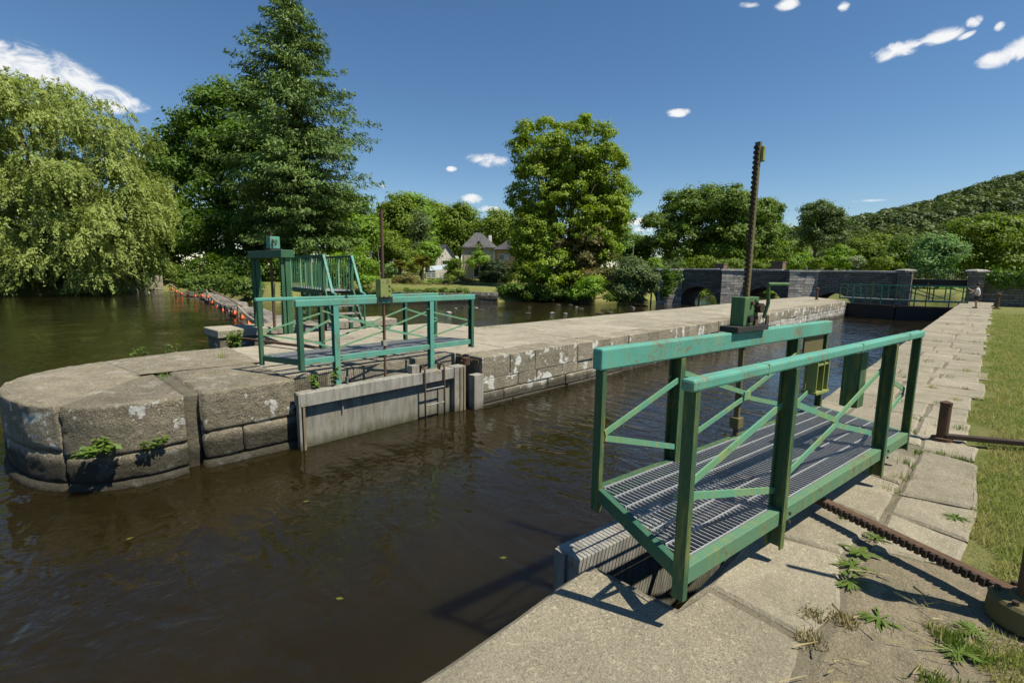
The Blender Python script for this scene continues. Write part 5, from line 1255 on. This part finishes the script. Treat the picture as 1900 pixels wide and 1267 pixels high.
# ---- tall conifer
cb = at(572, 480, 60); ct = at(563, -38, 60); cz = 0.8; Hc = ct.z-cz
T = thing('conifer_tree', 'very tall dark conifer with drooping sprays beside the sluice frame', 'tree', (cb.x, cb.y, cz))
mb = MB(); tx = ct.x-cb.x; ty = ct.y-cb.y
axis_p = lambda h: np.array([cb.x+(ct.x-cb.x)*0.9*h/Hc, cb.y, cz+h])
mb.tube([(*axis_p(-0.5)[:2], cz-0.6), tuple(axis_p(4)), tuple(axis_p(14)), tuple(axis_p(Hc-1))], [0.55, 0.45, 0.3, 0.03], 10)
C, A_, Nn = [], [], []
h = 3.4
while h < Hc-0.2:
    f = h/Hc; Lm = float(np.interp(f, [0.06, 0.15, 0.35, 0.54, 0.64, 0.73, 0.83, 0.92, 1.0], [4.6, 8.6, 9.9, 8.9, 7.3, 6.0, 4.4, 2.4, 0.4]))
    nb = 7 if f < 0.85 else 5
    Lm *= 1.0*rnd.uniform(0.80, 1.06)
    for k in range(nb):
        an = rnd.uniform(0, 2*math.pi); Lb = Lm*rnd.uniform(0.45, 1.10)
        d = np.array([math.cos(an), math.sin(an), 0]); n = int(22+Lb*22); t = NR.random(n)**0.72
        droop = -0.10-0.22*(1-f)
        ctr = axis_p(h)+d*(t[:, None]*Lb)+np.array([0, 0, 1])*((droop*t*Lb+0.13*t**2.2*Lb)[:, None])
        side = np.cross(d, [0, 0, 1]); sp = (0.20+0.13*Lb)*np.sqrt(1-t*0.85)
        ctr = ctr+side*(NR.normal(size=n)*sp*0.75)[:, None]+np.array([0, 0, 1])*(NR.normal(size=n)*0.16-0.12)[:, None]
        C.append(ctr); A_.append(d*0.55+side*NR.normal(size=(n, 1))*0.5+np.array([0, 0, -0.55])+NR.normal(size=(n, 3))*0.25)
        Nn.append(np.array([0, 0, 0.75])+d*0.5+NR.normal(size=(n, 3))*0.55)
        if k < 4: mb.tube([tuple(axis_p(h)), tuple(axis_p(h)+d*Lb*0.9+np.array([0, 0, droop*Lb*0.8]))], [0.07*(1-f)+0.015, 0.01], 4)
    h += 0.44
mb.build('trunk', 'bark', T)
C = np.concatenate(C); A_ = np.concatenate(A_); Nn = np.concatenate(Nn); s = 0.27*(0.55+0.75*NR.random(len(C)))
np_mesh('crown', leaf_quads(C, Nn, s, s*0.30, A_), 4, 'leaf_conifer', T)

# ---- left background
tree('dense_tree', 'broad dark green tree between willow and conifer', [(352, 290, 80, 95), (430, 235, 80, 90), (470, 320, 95, 110), (380, 380, 100, 80), (462, 165, 28, 45), (310, 300, 42, 62), (405, 190, 42, 40)], 72, 'leaf_dark', 30000, 1.35, 0.33, 430, 0.6, low=-0.5)
tree('dense_tree', 'lower leafy dark tree at the water edge left of the sluice frame', [(350, 440, 70, 70), (430, 450, 80, 70), (500, 460, 60, 60), (310, 470, 30, 40)], 66, 'leaf_dark', 20000, 1.1, 0.28, 420, 0.35)
tree('background_tree', 'dark trees filling the bank behind the weeping willow', [(-120, 430, 120, 110), (60, 450, 120, 85), (200, 460, 90, 75), (-300, 420, 140, 120)], 64, 'leaf_dark', 16000, 1.3, 0.34, 60, 0.4)
tree('small_tree', 'small dark tree peeping above the willow edge', [(262, 350, 30, 50), (285, 400, 30, 50)], 80, 'leaf_oak', 4500, 1.2, 0.35, 270, 0.3)
tree('dense_tree', 'shaded thicket tree behind the conifer trunk', [(560, 420, 80, 70), (520, 440, 60, 60), (640, 400, 50, 50)], 76, 'leaf_dark', 16000, 1.3, 0.36, 560, 0.4)
shrub('hedge', 'clipped broadleaf hedge on the bank behind the weir boulders', [(375, 528, 40, 16, 14), (425, 530, 45, 20, 14), (455, 538, 30, 18, 14), (395, 518, 22, 12, 10)], 44, 'leaf_weed', 9000, 0.5, 0.13, cat='hedge')
shrub('undergrowth', 'dark undergrowth below the trees behind the weir', [(330, 505, 50, 22, 20), (410, 500, 60, 26, 20), (480, 505, 50, 26, 20), (545, 505, 50, 28, 20)], 55, 'leaf_dark', 9000, 0.7, 0.2)
shrub('shrub', 'bright yellow-green shrub behind the platform railings', [(635, 505, 42, 38), (668, 500, 30, 40), (600, 520, 30, 28)], 50, 'leaf_bright', 7500, 0.6, 0.15)
shrub('shrub', 'tall pale bushy shrub right of the conifer trunk', [(640, 455, 36, 38), (675, 440, 34, 42), (655, 420, 26, 30)], 62, 'leaf_bright', 8000, 0.8, 0.20)
shrub('shrub', 'round mid green shrub just left of the tall mast', [(728, 465, 36, 38), (700, 480, 26, 30)], 70, 'leaf_mid', 7000, 0.8, 0.18)
# trees behind the garden
tree('background_tree', 'broad green tree behind the garden left of the mast', [(735, 405, 36, 44), (715, 430, 30, 40), (752, 440, 30, 40)], 104, 'leaf_mid', 11000, 1.5, 0.36, None, 0.4)
tree('background_tree', 'round-topped green tree behind the mast', [(772, 400, 34, 42), (790, 440, 34, 40)], 108, 'leaf_bright', 9500, 1.5, 0.36, None, 0.4)
tree('background_tree', 'tall yellow-green tree behind the barn', [(805, 408, 32, 38), (822, 440, 30, 40)], 112, 'leaf_mid', 9500, 1.5, 0.38, None, 0.4)
tree('background_tree', 'wide green tree between barn and house roof', [(852, 415, 34, 38), (870, 440, 24, 40), (838, 452, 24, 30)], 108, 'leaf_mid', 11000, 1.5, 0.36, None, 0.4)
tree('background_tree', 'green tree rising behind the hipped house roof', [(918, 425, 34, 36), (945, 435, 32, 34), (900, 450, 26, 26)], 106, 'leaf_mid', 11000, 1.5, 0.34, None, 0.4)
tree('birch_tree', 'slender grey-green weeping birch in the garden', [(782, 430, 20, 36), (780, 465, 26, 34), (800, 470, 18, 24)], 92, 'leaf_grey', 8500, 1.0, 0.22, 780, 0.2, flat=1.2)
tree('garden_tree', 'small bright round tree left of the barn', [(795, 470, 20, 20), (780, 487, 20, 16)], 76, 'leaf_bright', 5500, 0.8, 0.18, 793, 0.15)
tree('climbing_tree', 'yellow-green climber against the front of the stone house', [(887, 462, 10, 14), (893, 480, 13, 16), (880, 490, 10, 14)], 76.2, 'leaf_bright', 2600, 0.6, 0.16, 888, 0.10)
shrub('round_bush', 'clipped round dark green bush in front of the house', [(918, 509, 29, 26)], 60, 'leaf_bush', 15000, 0.30, 0.10, shell=(0.86, 1.0), low=-1)
shrub('shrub', 'leafy shrub beside the white garden fence', [(845, 500, 16, 20), (838, 515, 14, 12)], 65, 'leaf_mid', 3000, 0.5, 0.14)
shrub('shrub', 'brownish rounded shrub at the water garden below the house', [(862, 530, 26, 16)], 58, 'leaf_brown', 3500, 0.4, 0.11)
shrub('shrub', 'dull green shrub right of the mast box', [(752, 524, 26, 14), (735, 530, 18, 12)], 57, 'leaf_brown', 3200, 0.4, 0.11)
shrub('ground_cover', 'low flowering ground cover along the garden terrace', [(790, 532, 45, 7, 20), (830, 530, 30, 8, 20), (770, 545, 40, 5, 15), (880, 545, 30, 5, 15)], 56, 'leaf_weed', 6500, 0.4, 0.11, cat='plants')
shrub('terrace_plants', 'mixed low perennials on the upper garden terrace', [(700, 523, 30, 9, 20), (760, 522, 40, 8, 20), (815, 521, 40, 8, 20), (880, 524, 30, 8, 20)], 60, 'leaf_mid', 5500, 0.35, 0.11, cat='plants')
shrub('terrace_plants', 'brownish seed heads along the lower garden terrace', [(705, 531, 36, 7, 20), (780, 531, 45, 7, 20), (840, 532, 40, 7, 20), (890, 533, 24, 6, 20)], 54, 'leaf_brown', 5500, 0.32, 0.10, cat='plants')
shrub('terrace_plants', 'green reeds and herbs at the river edge of the garden', [(715, 541, 36, 6, 14), (790, 540, 45, 6, 14), (850, 541, 40, 6, 14), (895, 545, 22, 6, 14)], 49.5, 'leaf_weed', 6000, 0.3, 0.09, cat='plants')
shrub('shrub', 'pale flowering shrub between mast and palms', [(728, 500, 14, 16)], 66, 'leaf_pale', 1500, 0.5, 0.13)
shrub('shrub', 'tangled green shrubs under the birch', [(755, 490, 26, 22), (700, 505, 22, 20)], 70, 'leaf_mid', 5000, 0.6, 0.16)
def palm(label, px, py, depth, hpx, fr):
    p = at(px, py, depth); k = depth/FPX; gz = 0.45
    T = thing('palm_tree', label, 'palm', (p.x, p.y, gz))
    MB().tube([(p.x, p.y, gz-0.3), (p.x+0.05, p.y, gz+0.8), (p.x, p.y, p.z)], [0.24, 0.2, 0.22], 9).build('trunk', 'bark', T)
    qs = []
    for a in range(24):
        an = a*2.4; el = rnd.uniform(-0.3, 1.2); d = np.array([math.cos(an)*math.cos(el), math.sin(an)*math.cos(el), math.sin(el)])
        n = 26; t = np.linspace(0.25, 1, n); path = np.array(p)+d*(t[:, None]*fr)+np.array([0, 0, -1])*(t[:, None]**2*fr*0.42)
        sd = np.cross(d, [0, 0, 1]); sd /= np.linalg.norm(sd)+1e-6
        for s in (-1, 1): qs.append(leaf_quads(path+sd*s*0.20*fr*(1-t[:, None]*0.6), np.tile([0, 0, 1.0], (n, 1))+NR.normal(size=(n, 3))*0.3, 0.24*fr*(1.1-t*0.6), np.full(n, 0.055), np.tile(sd*s+d*0.7, (n, 1))-np.array([0, 0, 0.25])))
    np_mesh('fronds', np.concatenate(qs), 4, 'leaf_palm', T)
palm('fan palm with short thick trunk left of the garden fence', 783, 486, 63, 30, 1.7)
palm('smaller yellowish palm right of the mast', 741, 493, 62, 25, 1.3)

# ---- the tall twin-headed chestnut
cl_px = [(1000, 280, 58, 62), (1075, 282, 72, 68), (1122, 330, 46, 66), (992, 360, 50, 80), (1060, 400, 64, 100), (1112, 420, 50, 80), (1000, 450, 44, 60), (1020, 500, 54, 50), (1120, 480, 36, 50), (985, 505, 40, 40), (975, 440, 30, 60), (1060, 330, 50, 70), (1135, 400, 28, 60), (1060, 520, 70, 30)]
lo_px = [(1015, 455, 34, 50), (1092, 465, 46, 60), (1085, 505, 46, 34)]
lobes = [px_ell(*l, 50) for l in cl_px]; lob2 = [px_ell(*l, 50) for l in lo_px]
b = at(1055, 548, 50); T = thing('chestnut_tree', 'tall twin-topped chestnut with browning lower leaves on the river bank', 'tree', (b.x, b.y, -0.3))
mb = MB(); limbs(mb, (b.x, b.y, -0.5), lobes+lob2, 0.5); mb.build('trunk', 'bark', T, smooth=True)
np_mesh('crown', crown_leaves(lobes, 84000, 0.52, 0.16, 34, flat=0.55, shell=(0.68, 1.0)), 4, 'leaf_chestnut', T)
q = crown_leaves(lob2, 15000, 0.6, 0.20, 40, flat=0.45); q[:, 2] = np.maximum(q[:, 2], -1.1)
np_mesh('lower_crown', q, 4, 'leaf_brown', T)
tree('slender_tree', 'thin airy tree showing right behind the chestnut', [(1165, 355, 20, 26), (1158, 395, 14, 30), (1150, 440, 16, 40)], 60, 'leaf_pale', 3800, 0.7, 0.16, 1150, 0.14)
shrub('shrub', 'bright green shrub under the chestnut at the waterline', [(1092, 535, 30, 22), (1075, 548, 20, 10)], 45.5, 'leaf_bright', 4500, 0.4, 0.12)
shrub('shrub', 'grey-green willow shrub overhanging the left end of the bridge', [(1172, 515, 40, 42), (1195, 530, 30, 32), (1150, 540, 30, 22)], 44.5, 'leaf_grey', 9000, 0.5, 0.13)
shrub('shrub', 'dark shaded undergrowth at the foot of the chestnut', [(965, 540, 40, 18, 20), (1020, 545, 50, 14, 20), (1140, 552, 30, 10, 12)], 49, 'leaf_dark', 7000, 0.5, 0.14)
tree('background_tree', 'dark rounded tree between chestnut and oaks', [(1165, 462, 30, 34), (1190, 470, 24, 30)], 95, 'leaf_dark', 8000, 1.2, 0.30, None, 0.3)
shrub('shrub', 'bright shrub behind the left bridge end', [(1215, 490, 16, 10)], 60, 'leaf_bright', 1500, 0.4, 0.13)

# ---- trees behind the bridge
tree('oak_tree', 'broad oak behind the bridge left of the tall rack', [(1262, 400, 46, 52), (1300, 385, 50, 44), (1235, 450, 28, 40), (1275, 455, 60, 42), (1215, 415, 18, 16), (1320, 440, 40, 50)], 88, 'leaf_oak', 22000, 1.05, 0.28, 1285, 0.5)
tree('oak_tree', 'dense oak directly behind the tall rack', [(1352, 390, 50, 50), (1385, 410, 46, 60), (1350, 455, 60, 44), (1410, 450, 30, 46)], 84, 'leaf_oak', 22000, 1.05, 0.28, 1370, 0.5)
tree('oak_tree', 'narrower tree right of the tall rack', [(1425, 410, 22, 46), (1438, 450, 20, 42)], 86, 'leaf_oak', 8000, 0.9, 0.26, 1428, 0.3)
tree('lone_tree', 'lone round tree standing clear against the sky before the hill', [(1522, 400, 34, 32), (1545, 415, 30, 28), (1525, 440, 40, 30), (1500, 410, 18, 16)], 105, 'leaf_grey', 12500, 1.1, 0.30, 1503, 0.35)
tree('pale_tree', 'pale feathery tree above the right bridge pillar', [(1742, 462, 32, 28), (1735, 492, 34, 26), (1752, 480, 26, 30)], 62, 'leaf_pale', 9000, 0.8, 0.19, 1742, 0.2)
tree('background_tree', 'big yellow-green tree above the wing wall at right', [(1820, 440, 58, 44), (1860, 450, 50, 44), (1790, 470, 36, 32), (1880, 490, 44, 26), (1830, 490, 50, 24)], 78, 'leaf_mid', 24000, 1.1, 0.27, 1840, 0.45)
tree('background_tree', 'green tree at the right edge of the picture', [(1940, 430, 60, 60), (1920, 480, 40, 40)], 84, 'leaf_mid', 11000, 1.2, 0.30, 1940, 0.4)
tree('background_tree', 'dark tree left of the pale feathery tree', [(1690, 470, 34, 32), (1668, 488, 26, 22)], 72, 'leaf_oak', 9000, 0.9, 0.23, 1685, 0.3)
tree('background_tree', 'green tree at the hill foot right of the lone tree', [(1600, 470, 30, 28), (1640, 462, 34, 30), (1620, 490, 40, 20)], 110, 'leaf_mid', 11000, 1.2, 0.32, 1620, 0.3)
shrub('shrub', 'bright green bush above the bridge right of the brick chimney', [(1475, 490, 18, 14), (1490, 480, 16, 16)], 75, 'leaf_bright', 2800, 0.5, 0.16)
shrub('shrub', 'rounded bright bush behind the bridge below the lone tree', [(1555, 488, 26, 14), (1560, 470, 18, 16)], 76, 'leaf_bright', 4000, 0.5, 0.16)
shrub('shrub', 'whitish flowering shrub behind the bridge coping', [(1588, 488, 14, 14), (1596, 482, 8, 14)], 66, 'leaf_white', 1600, 0.4, 0.13)
shrub('shrub', 'dark shrubs in a row behind the bridge coping', [(1640, 492, 26, 14), (1520, 492, 20, 10), (1440, 500, 20, 6)], 70, 'leaf_mid', 4200, 0.5, 0.16)
shrub('shrub', 'leafy shrubs showing under the oak crowns', [(1300, 490, 40, 14), (1360, 492, 40, 12), (1410, 492, 24, 12)], 76, 'leaf_mid', 5000, 0.6, 0.18)
tree('background_tree', 'distant hedge tree at the end of the oaks', [(1465, 470, 26, 26), (1450, 485, 26, 18)], 125, 'leaf_mid', 5500, 1.2, 0.34, 1462, 0.2)

# ---- ivy on the bridge cutwater and wing wall, bank seen under the spans
def ivy(label, pts, r, n):
    C = []; 
    for p in pts: C.append(np.array(p)+NR.normal(size=(n, 3))*np.array([r, 0.10, r*0.9]))
    C = np.concatenate(C); s = 0.11*(0.6+0.7*NR.random(len(C)))
    o = np_mesh('ivy', leaf_quads(C, np.tile([0.3, -1, 0.35], (len(C), 1))+NR.normal(size=(len(C), 3))*0.5, s, s*0.8), 4, 'leaf_ivy', None, tuple(pts[0]))
    tag(o, label, 'ivy')
ivy('bright ivy mantling the leftmost visible bridge cutwater', [(-22.9, 44.5, 1.6), (-22.7, 44.7, 1.0), (-22.5, 44.8, 0.5), (-22.8, 44.5, 0.0), (-22.2, 45.2, 1.3)], 0.34, 300)
ivy('dark ivy spilling over the wing wall coping at right', [(-0.1, 45.9, 1.6), (0.6, 45.9, 1.5), (1.4, 45.9, 1.6), (2.3, 45.9, 1.4), (3.4, 45.9, 1.5)], 0.36, 200)
shrub('bank_shrub', 'sunlit bank greenery seen under the steel bridge span', [(1720, 545, 40, 14, 20), (1770, 545, 40, 16, 20)], 62, 'leaf_bright', 5000, 0.5, 0.16)
shrub('bank_shrub', 'greenery seen through the second bridge arch', [(1330, 540, 22, 16), (1290, 545, 20, 10)], 66, 'leaf_bright', 2600, 0.5, 0.15)
shrub('bank_shrub', 'yellow-green bank seen through the middle bridge arch', [(1425, 552, 34, 18)], 68, 'leaf_bright', 3200, 0.5, 0.15)

# ---- weeds on the stones
def blade_fan(c, n, ln, wd, spread, droop=0.5, seg=4, notch=False):
    """rosette of strap leaves, each a curved strip of quads"""
    out = []
    for k in range(n):
        an = rnd.uniform(0, 2*math.pi); el = rnd.uniform(0.15, 1.1)*(1-spread)+rnd.uniform(0.1, 0.5)*spread
        l = ln*rnd.uniform(0.6, 1.15); w = wd*rnd.uniform(0.7, 1.2)
        d = np.array([math.cos(an)*math.cos(el), math.sin(an)*math.cos(el), math.sin(el)]); sd = np.array([-math.sin(an), math.cos(an), 0])
        P = [np.array(c)+d*l*t+np.array([0, 0, -1])*droop*l*t*t for t in np.linspace(0, 1, seg+1)]
        Wd = [w*(0.25+1.5*t*(1.25-t)) * (rnd.uniform(0.45, 1.2) if notch else 1) for t in np.linspace(0, 1, seg+1)]; Wd[-1] = 0.001
        for i in range(seg): out += [P[i]-sd*Wd[i], P[i]+sd*Wd[i], P[i+1]+sd*Wd[i+1], P[i+1]-sd*Wd[i+1]]
    a = np.array(out); a[:, 2] = np.maximum(a[:, 2], c[2]+0.003); return a
def weed(name, label, c, n, ln, wd, spread=0.5, mat='leaf_weed', group=None, notch=True, cat='weed', droop=0.5):
    o = np_mesh(name, blade_fan(c, n, ln, wd, spread, droop, 5, notch), 4, mat, None, c); return tag(o, label, cat, group)
weed('plantain', 'broad-leaved plantain growing beside the toothed bar on the quay', (-0.40, 3.36, 0.0), 11, 0.11, 0.018, 0.5, notch=False)
weed('dandelion', 'large flat dandelion rosette in the quay joint below the toothed bar', (-0.40, 3.16, 0.0), 34, 0.12, 0.0075, 0.7)
weed('dandelion', 'dandelion rosette in the quay joint above the pedestal shadow', (-0.38, 2.98, 0.0), 30, 0.11, 0.0065, 0.6)
weed('dandelion', 'small dandelion on bare earth under the pedestal shadow', (-0.22, 2.74, 0.0), 20, 0.10, 0.008, 0.8)
weed('weed_clump', 'leafy weed clump just behind the toothed bar', (-0.36, 3.62, 0.0), 30, 0.09, 0.006, 0.5)
weed('weed_clump', 'weed clump against the gate end of the toothed bar', (-0.55, 3.80, 0.0), 26, 0.08, 0.006, 0.5)
weed('dandelion', 'dandelion at the paving edge above the pedestal', (-0.02, 4.33, 0.0), 30, 0.09, 0.006, 0.6)
weed('weed_clump', 'weeds at the foot of the pedestal on the near side', (0.10, 2.95, 0.0), 36, 0.09, 0.006, 0.6)
weed('weed_clump', 'weeds between lawn and bare earth nearest the camera', (0.06, 2.72, 0.0), 40, 0.085, 0.006, 0.6)
def tuft(c, n, ln, mat='grass_blade', sp=0.05):
    a = NR.uniform(0, 2*math.pi, n); base = np.array(c)+np.stack([NR.normal(size=n)*sp, NR.normal(size=n)*sp, np.zeros(n)], 1)
    tip = base+np.stack([np.cos(a)*ln*0.6*NR.random(n), np.sin(a)*ln*0.6*NR.random(n), ln*(0.5+0.6*NR.random(n))], 1)
    s = np.stack([-np.sin(a), np.cos(a), np.zeros(n)], 1)*0.004
    return np.stack([base-s, base+s, tip], 1).reshape(-1, 3)
G1 = 'grass tufts in the quay joints'
spots = [(-0.40, 4.55), (-0.36, 4.9), (-0.38, 5.3), (-0.33, 5.75), (-0.2, 5.86), (-0.05, 5.82), (-0.45, 6.5), (-0.25, 6.9), (-0.5, 7.1), (-0.1, 7.0), (-0.7, 7.9), (-0.35, 8.2), (-0.2, 8.6), (-0.5, 9.3), (-0.15, 9.6), (-0.9, 9.9), (-0.4, 10.6),
         (-0.2, 11.5), (-0.75, 12.2), (-0.35, 13.0), (-0.15, 14.1), (-0.5, 15.0), (-0.9, 16.2), (-0.2, 16.8), (-0.6, 18.5), (-0.3, 20.5), (-0.7, 23), (-0.25, 25.5), (-0.4, 28.5), (-0.6, 31)]
for (x, y) in spots:
    q = tuft((x, y, -0.02), 46 if y < 10 else 34, rnd.uniform(0.045, 0.085)*(1 if y < 10 else 1.35), sp=0.035 if y < 10 else 0.06)
    tag(np_mesh('grass_tuft', q, 3, rnd.choice(('grass_blade', 'leaf_weed')), None, (x, y, 0)), 'small grass tuft growing in a joint of the right quay paving', 'grass tuft', G1)
for (x, y, lab) in ((-0.45, 2.55, 'dry straw tuft in the joint between the two nearest slabs'), (-0.42, 2.36, 'dry grass patch where the nearest slab meets bare earth'), (-0.34, 2.62, 'sparse dry grass on the earth beside the second slab')):
    tag(np_mesh('dry_tuft', tuft((x, y, -0.01), 150, 0.035, sp=0.03), 3, 'dry_grass', None, (x, y, 0)), lab, 'grass tuft')
for k in range(9):
    x = rnd.uniform(-0.08, 0.24); y = rnd.uniform(2.40, 2.86)
    tag(np_mesh('grass_tuft', np.concatenate([tuft((x, y, -0.01), 60, 0.05, sp=0.03), tuft((x+0.02, y, -0.01), 40, 0.035, sp=0.03)]), 3, ('leaf_weed', 'grass_blade')[k % 2], None, (x, y, 0)), 'low grass tuft on the bare earth nearest the camera', 'grass tuft', 'grass tufts on the bare earth')
# leafy plants on the island
def stem_plant(label, c, n, h, leaf, spread, out=None, cat='weed'):
    T = thing('weed_plant', label, cat, c); mb = MB(); C, Nn, A_ = [], [], []
    for k in range(n):
        a = rnd.uniform(0, 2*math.pi); d = Vector((math.cos(a)*spread, math.sin(a)*spread, 1)).normalized()
        if out is not None: d = (d*0.6+Vector(out)+V(0, rnd.uniform(-.5, .5), 0)).normalized()
        l = h*rnd.uniform(0.55, 1.05); p0 = Vector(c)+V(rnd.uniform(-.06, .06), rnd.uniform(-.06, .06)*2, 0); p1 = p0+d*l
        mb.tube([p0, p0.lerp(p1, 0.5)+V(0, 0, 0.01), p1], [0.005, 0.004, 0.002], 4)
        m_ = 14; t = np.linspace(0.25, 1, m_); aa = NR.uniform(0, 6.28, m_)
        o_ = np.stack([np.cos(aa), np.sin(aa), 0.2+0*aa], 1)
        C.append(np.array(p0)+np.array(d)*(t*l)[:, None]+o_*leaf*0.8); A_.append(o_); Nn.append(np.tile([0, 0, 1.0], (m_, 1))+o_*0.3+NR.normal(size=(m_, 3))*0.3)
    mb.build('stems', 'leaf_weed', T); C = np.concatenate(C); s = leaf*(0.6+0.7*NR.random(len(C)))
    np_mesh('leaves', leaf_quads(C, np.concatenate(Nn), s, s*0.5, np.concatenate(A_)), 4, 'leaf_weed', T)
stem_plant('bushy green nettles growing from the wall joint of the island nose', (-6.97, 0.60, -0.48), 16, 0.22, 0.045, 0.8, (0.6, -0.2, 0.15))
stem_plant('trailing green weed left of the nettles on the island nose', (-7.05, 0.46, -0.50), 7, 0.15, 0.035, 0.8, (0.6, -0.2, -0.1))
stem_plant('small green weed in the nose wall crack left of the slot', (-6.95, 1.08, -0.54), 6, 0.17, 0.035, 0.6, (0.4, 0, 0.2))
stem_plant('tall leafy weed growing out of the island gate recess', (-6.92, 3.12, -0.14), 3, 0.30, 0.05, 0.4)
stem_plant('leafy green weeds by the sluice pier behind the island edge', (-11.35, 3.25, -0.12), 22, 0.42, 0.05, 0.35)
stem_plant('small weed on the back edge of the island nose', (-10.78, 1.55, 0.0), 4, 0.20, 0.035, 0.5)
stem_plant('small upright weed behind the island nose edge', (-10.85, 2.0, 0.0), 3, 0.22, 0.03, 0.3)
tag(np_mesh('grass_tuft', np.concatenate([tuft((-9.6, 2.55, 0), 22, 0.14, sp=0.05), tuft((-9.6, 2.55, 0), 8, 0.5, sp=0.04)]), 3, 'grass_blade', None, (-9.6, 2.55, 0)), 'tall seeding grass stems on the island nose top', 'grass tuft')
for (x, y, lab) in ((-8.6, 1.5, 'small weed tuft in the radial joint of the nose top'), (-8.3, 2.05, 'small moss tuft on the slab behind the nose slot'), (-10.4, 12.6, 'grass tuft on the river edge of the island'), (-10.45, 14.2, 'second grass tuft farther along the river edge of the island'), (-8.9, 6.7, 'flat grass patch on the island right of the crank pedestal'), (-9.3, 3.75, 'low grass beside the island crank pedestal'), (-10.2, 9.6, 'thin grass on the island edge behind the gate end post')):
    tag(np_mesh('grass_tuft', tuft((x, y, 0), 60, 0.08, 'grass_blade', 0.07 if y < 6 else 0.16), 3, 'leaf_weed', None, (x, y, 0)), lab, 'grass tuft')

# ---- lawn blades: dense near the camera, thinning out
n = 150000
y = 1.6+NR.random(n)**1.7*30; x = -0.06+np.abs(NR.normal(size=n))*(0.5+y*0.09)
edge_n = 0.05+0.10*np.sin(y*2.1)+0.07*np.sin(y*5.3+1)+0.04*np.sin(y*13)
keep = (x > edge_n+np.where(y < 3.4, 0.12, 0.0)) & (np.hypot(x-0.27, y-3.2) > 0.17); x = x[keep]; y = y[keep]; n = len(x)
ln = (0.010+0.020*NR.random(n))*(1+y*0.02); a = NR.uniform(0, 6.28, n)
b = np.stack([x, y, np.full(n, -0.025)], 1); s = np.stack([-np.sin(a), np.cos(a), 0*a], 1)*(0.0022+0.00022*y)[:, None]
tip = b+np.stack([np.cos(a)*ln*0.9, np.sin(a)*ln*0.9, ln+0.012], 1)
lw = np_mesh('lawn', np.stack([b-s, b+s, tip], 1).reshape(-1, 3), 3, 'grass_blade', kind='stuff')
tag(lw, 'short mown grass of the lawn along the right quay', 'grass')
# straw lying on the earth
q = []
for k in range(60):
    x = rnd.uniform(-0.42, 0.12); y = rnd.uniform(2.0, 3.2); a = rnd.uniform(0, 6.28); l = rnd.uniform(0.03, 0.14)
    d = np.array([math.cos(a), math.sin(a), 0]); sd = np.array([-math.sin(a), math.cos(a), 0])*0.0016; c0 = np.array([x, y, 0.012])
    q += [c0-sd, c0+d*l-sd+np.array([0, 0, rnd.uniform(0, .012)]), c0+d*l+sd, c0+sd]
tag(np_mesh('straw', np.array(q), 4, 'dry_grass', kind='stuff'), 'scattered straw on the bare earth by the pedestal', 'straw')
# floating leaves
for k, (x, y) in enumerate(((-5.2, 2.1), (-2.9, 2.9), (-3.4, 1.6), (-5.6, 0.6))):
    tag(np_mesh('floating_leaf', leaf_quads(np.array([[x, y, ZW+0.006]]), np.array([[0, 0, 1.0]]), [0.035], [0.018]), 4, 'leaf_palm', None, (x, y, ZW)), 'tiny yellow leaf floating on the dark lock water', 'leaf', 'leaves floating on the water')
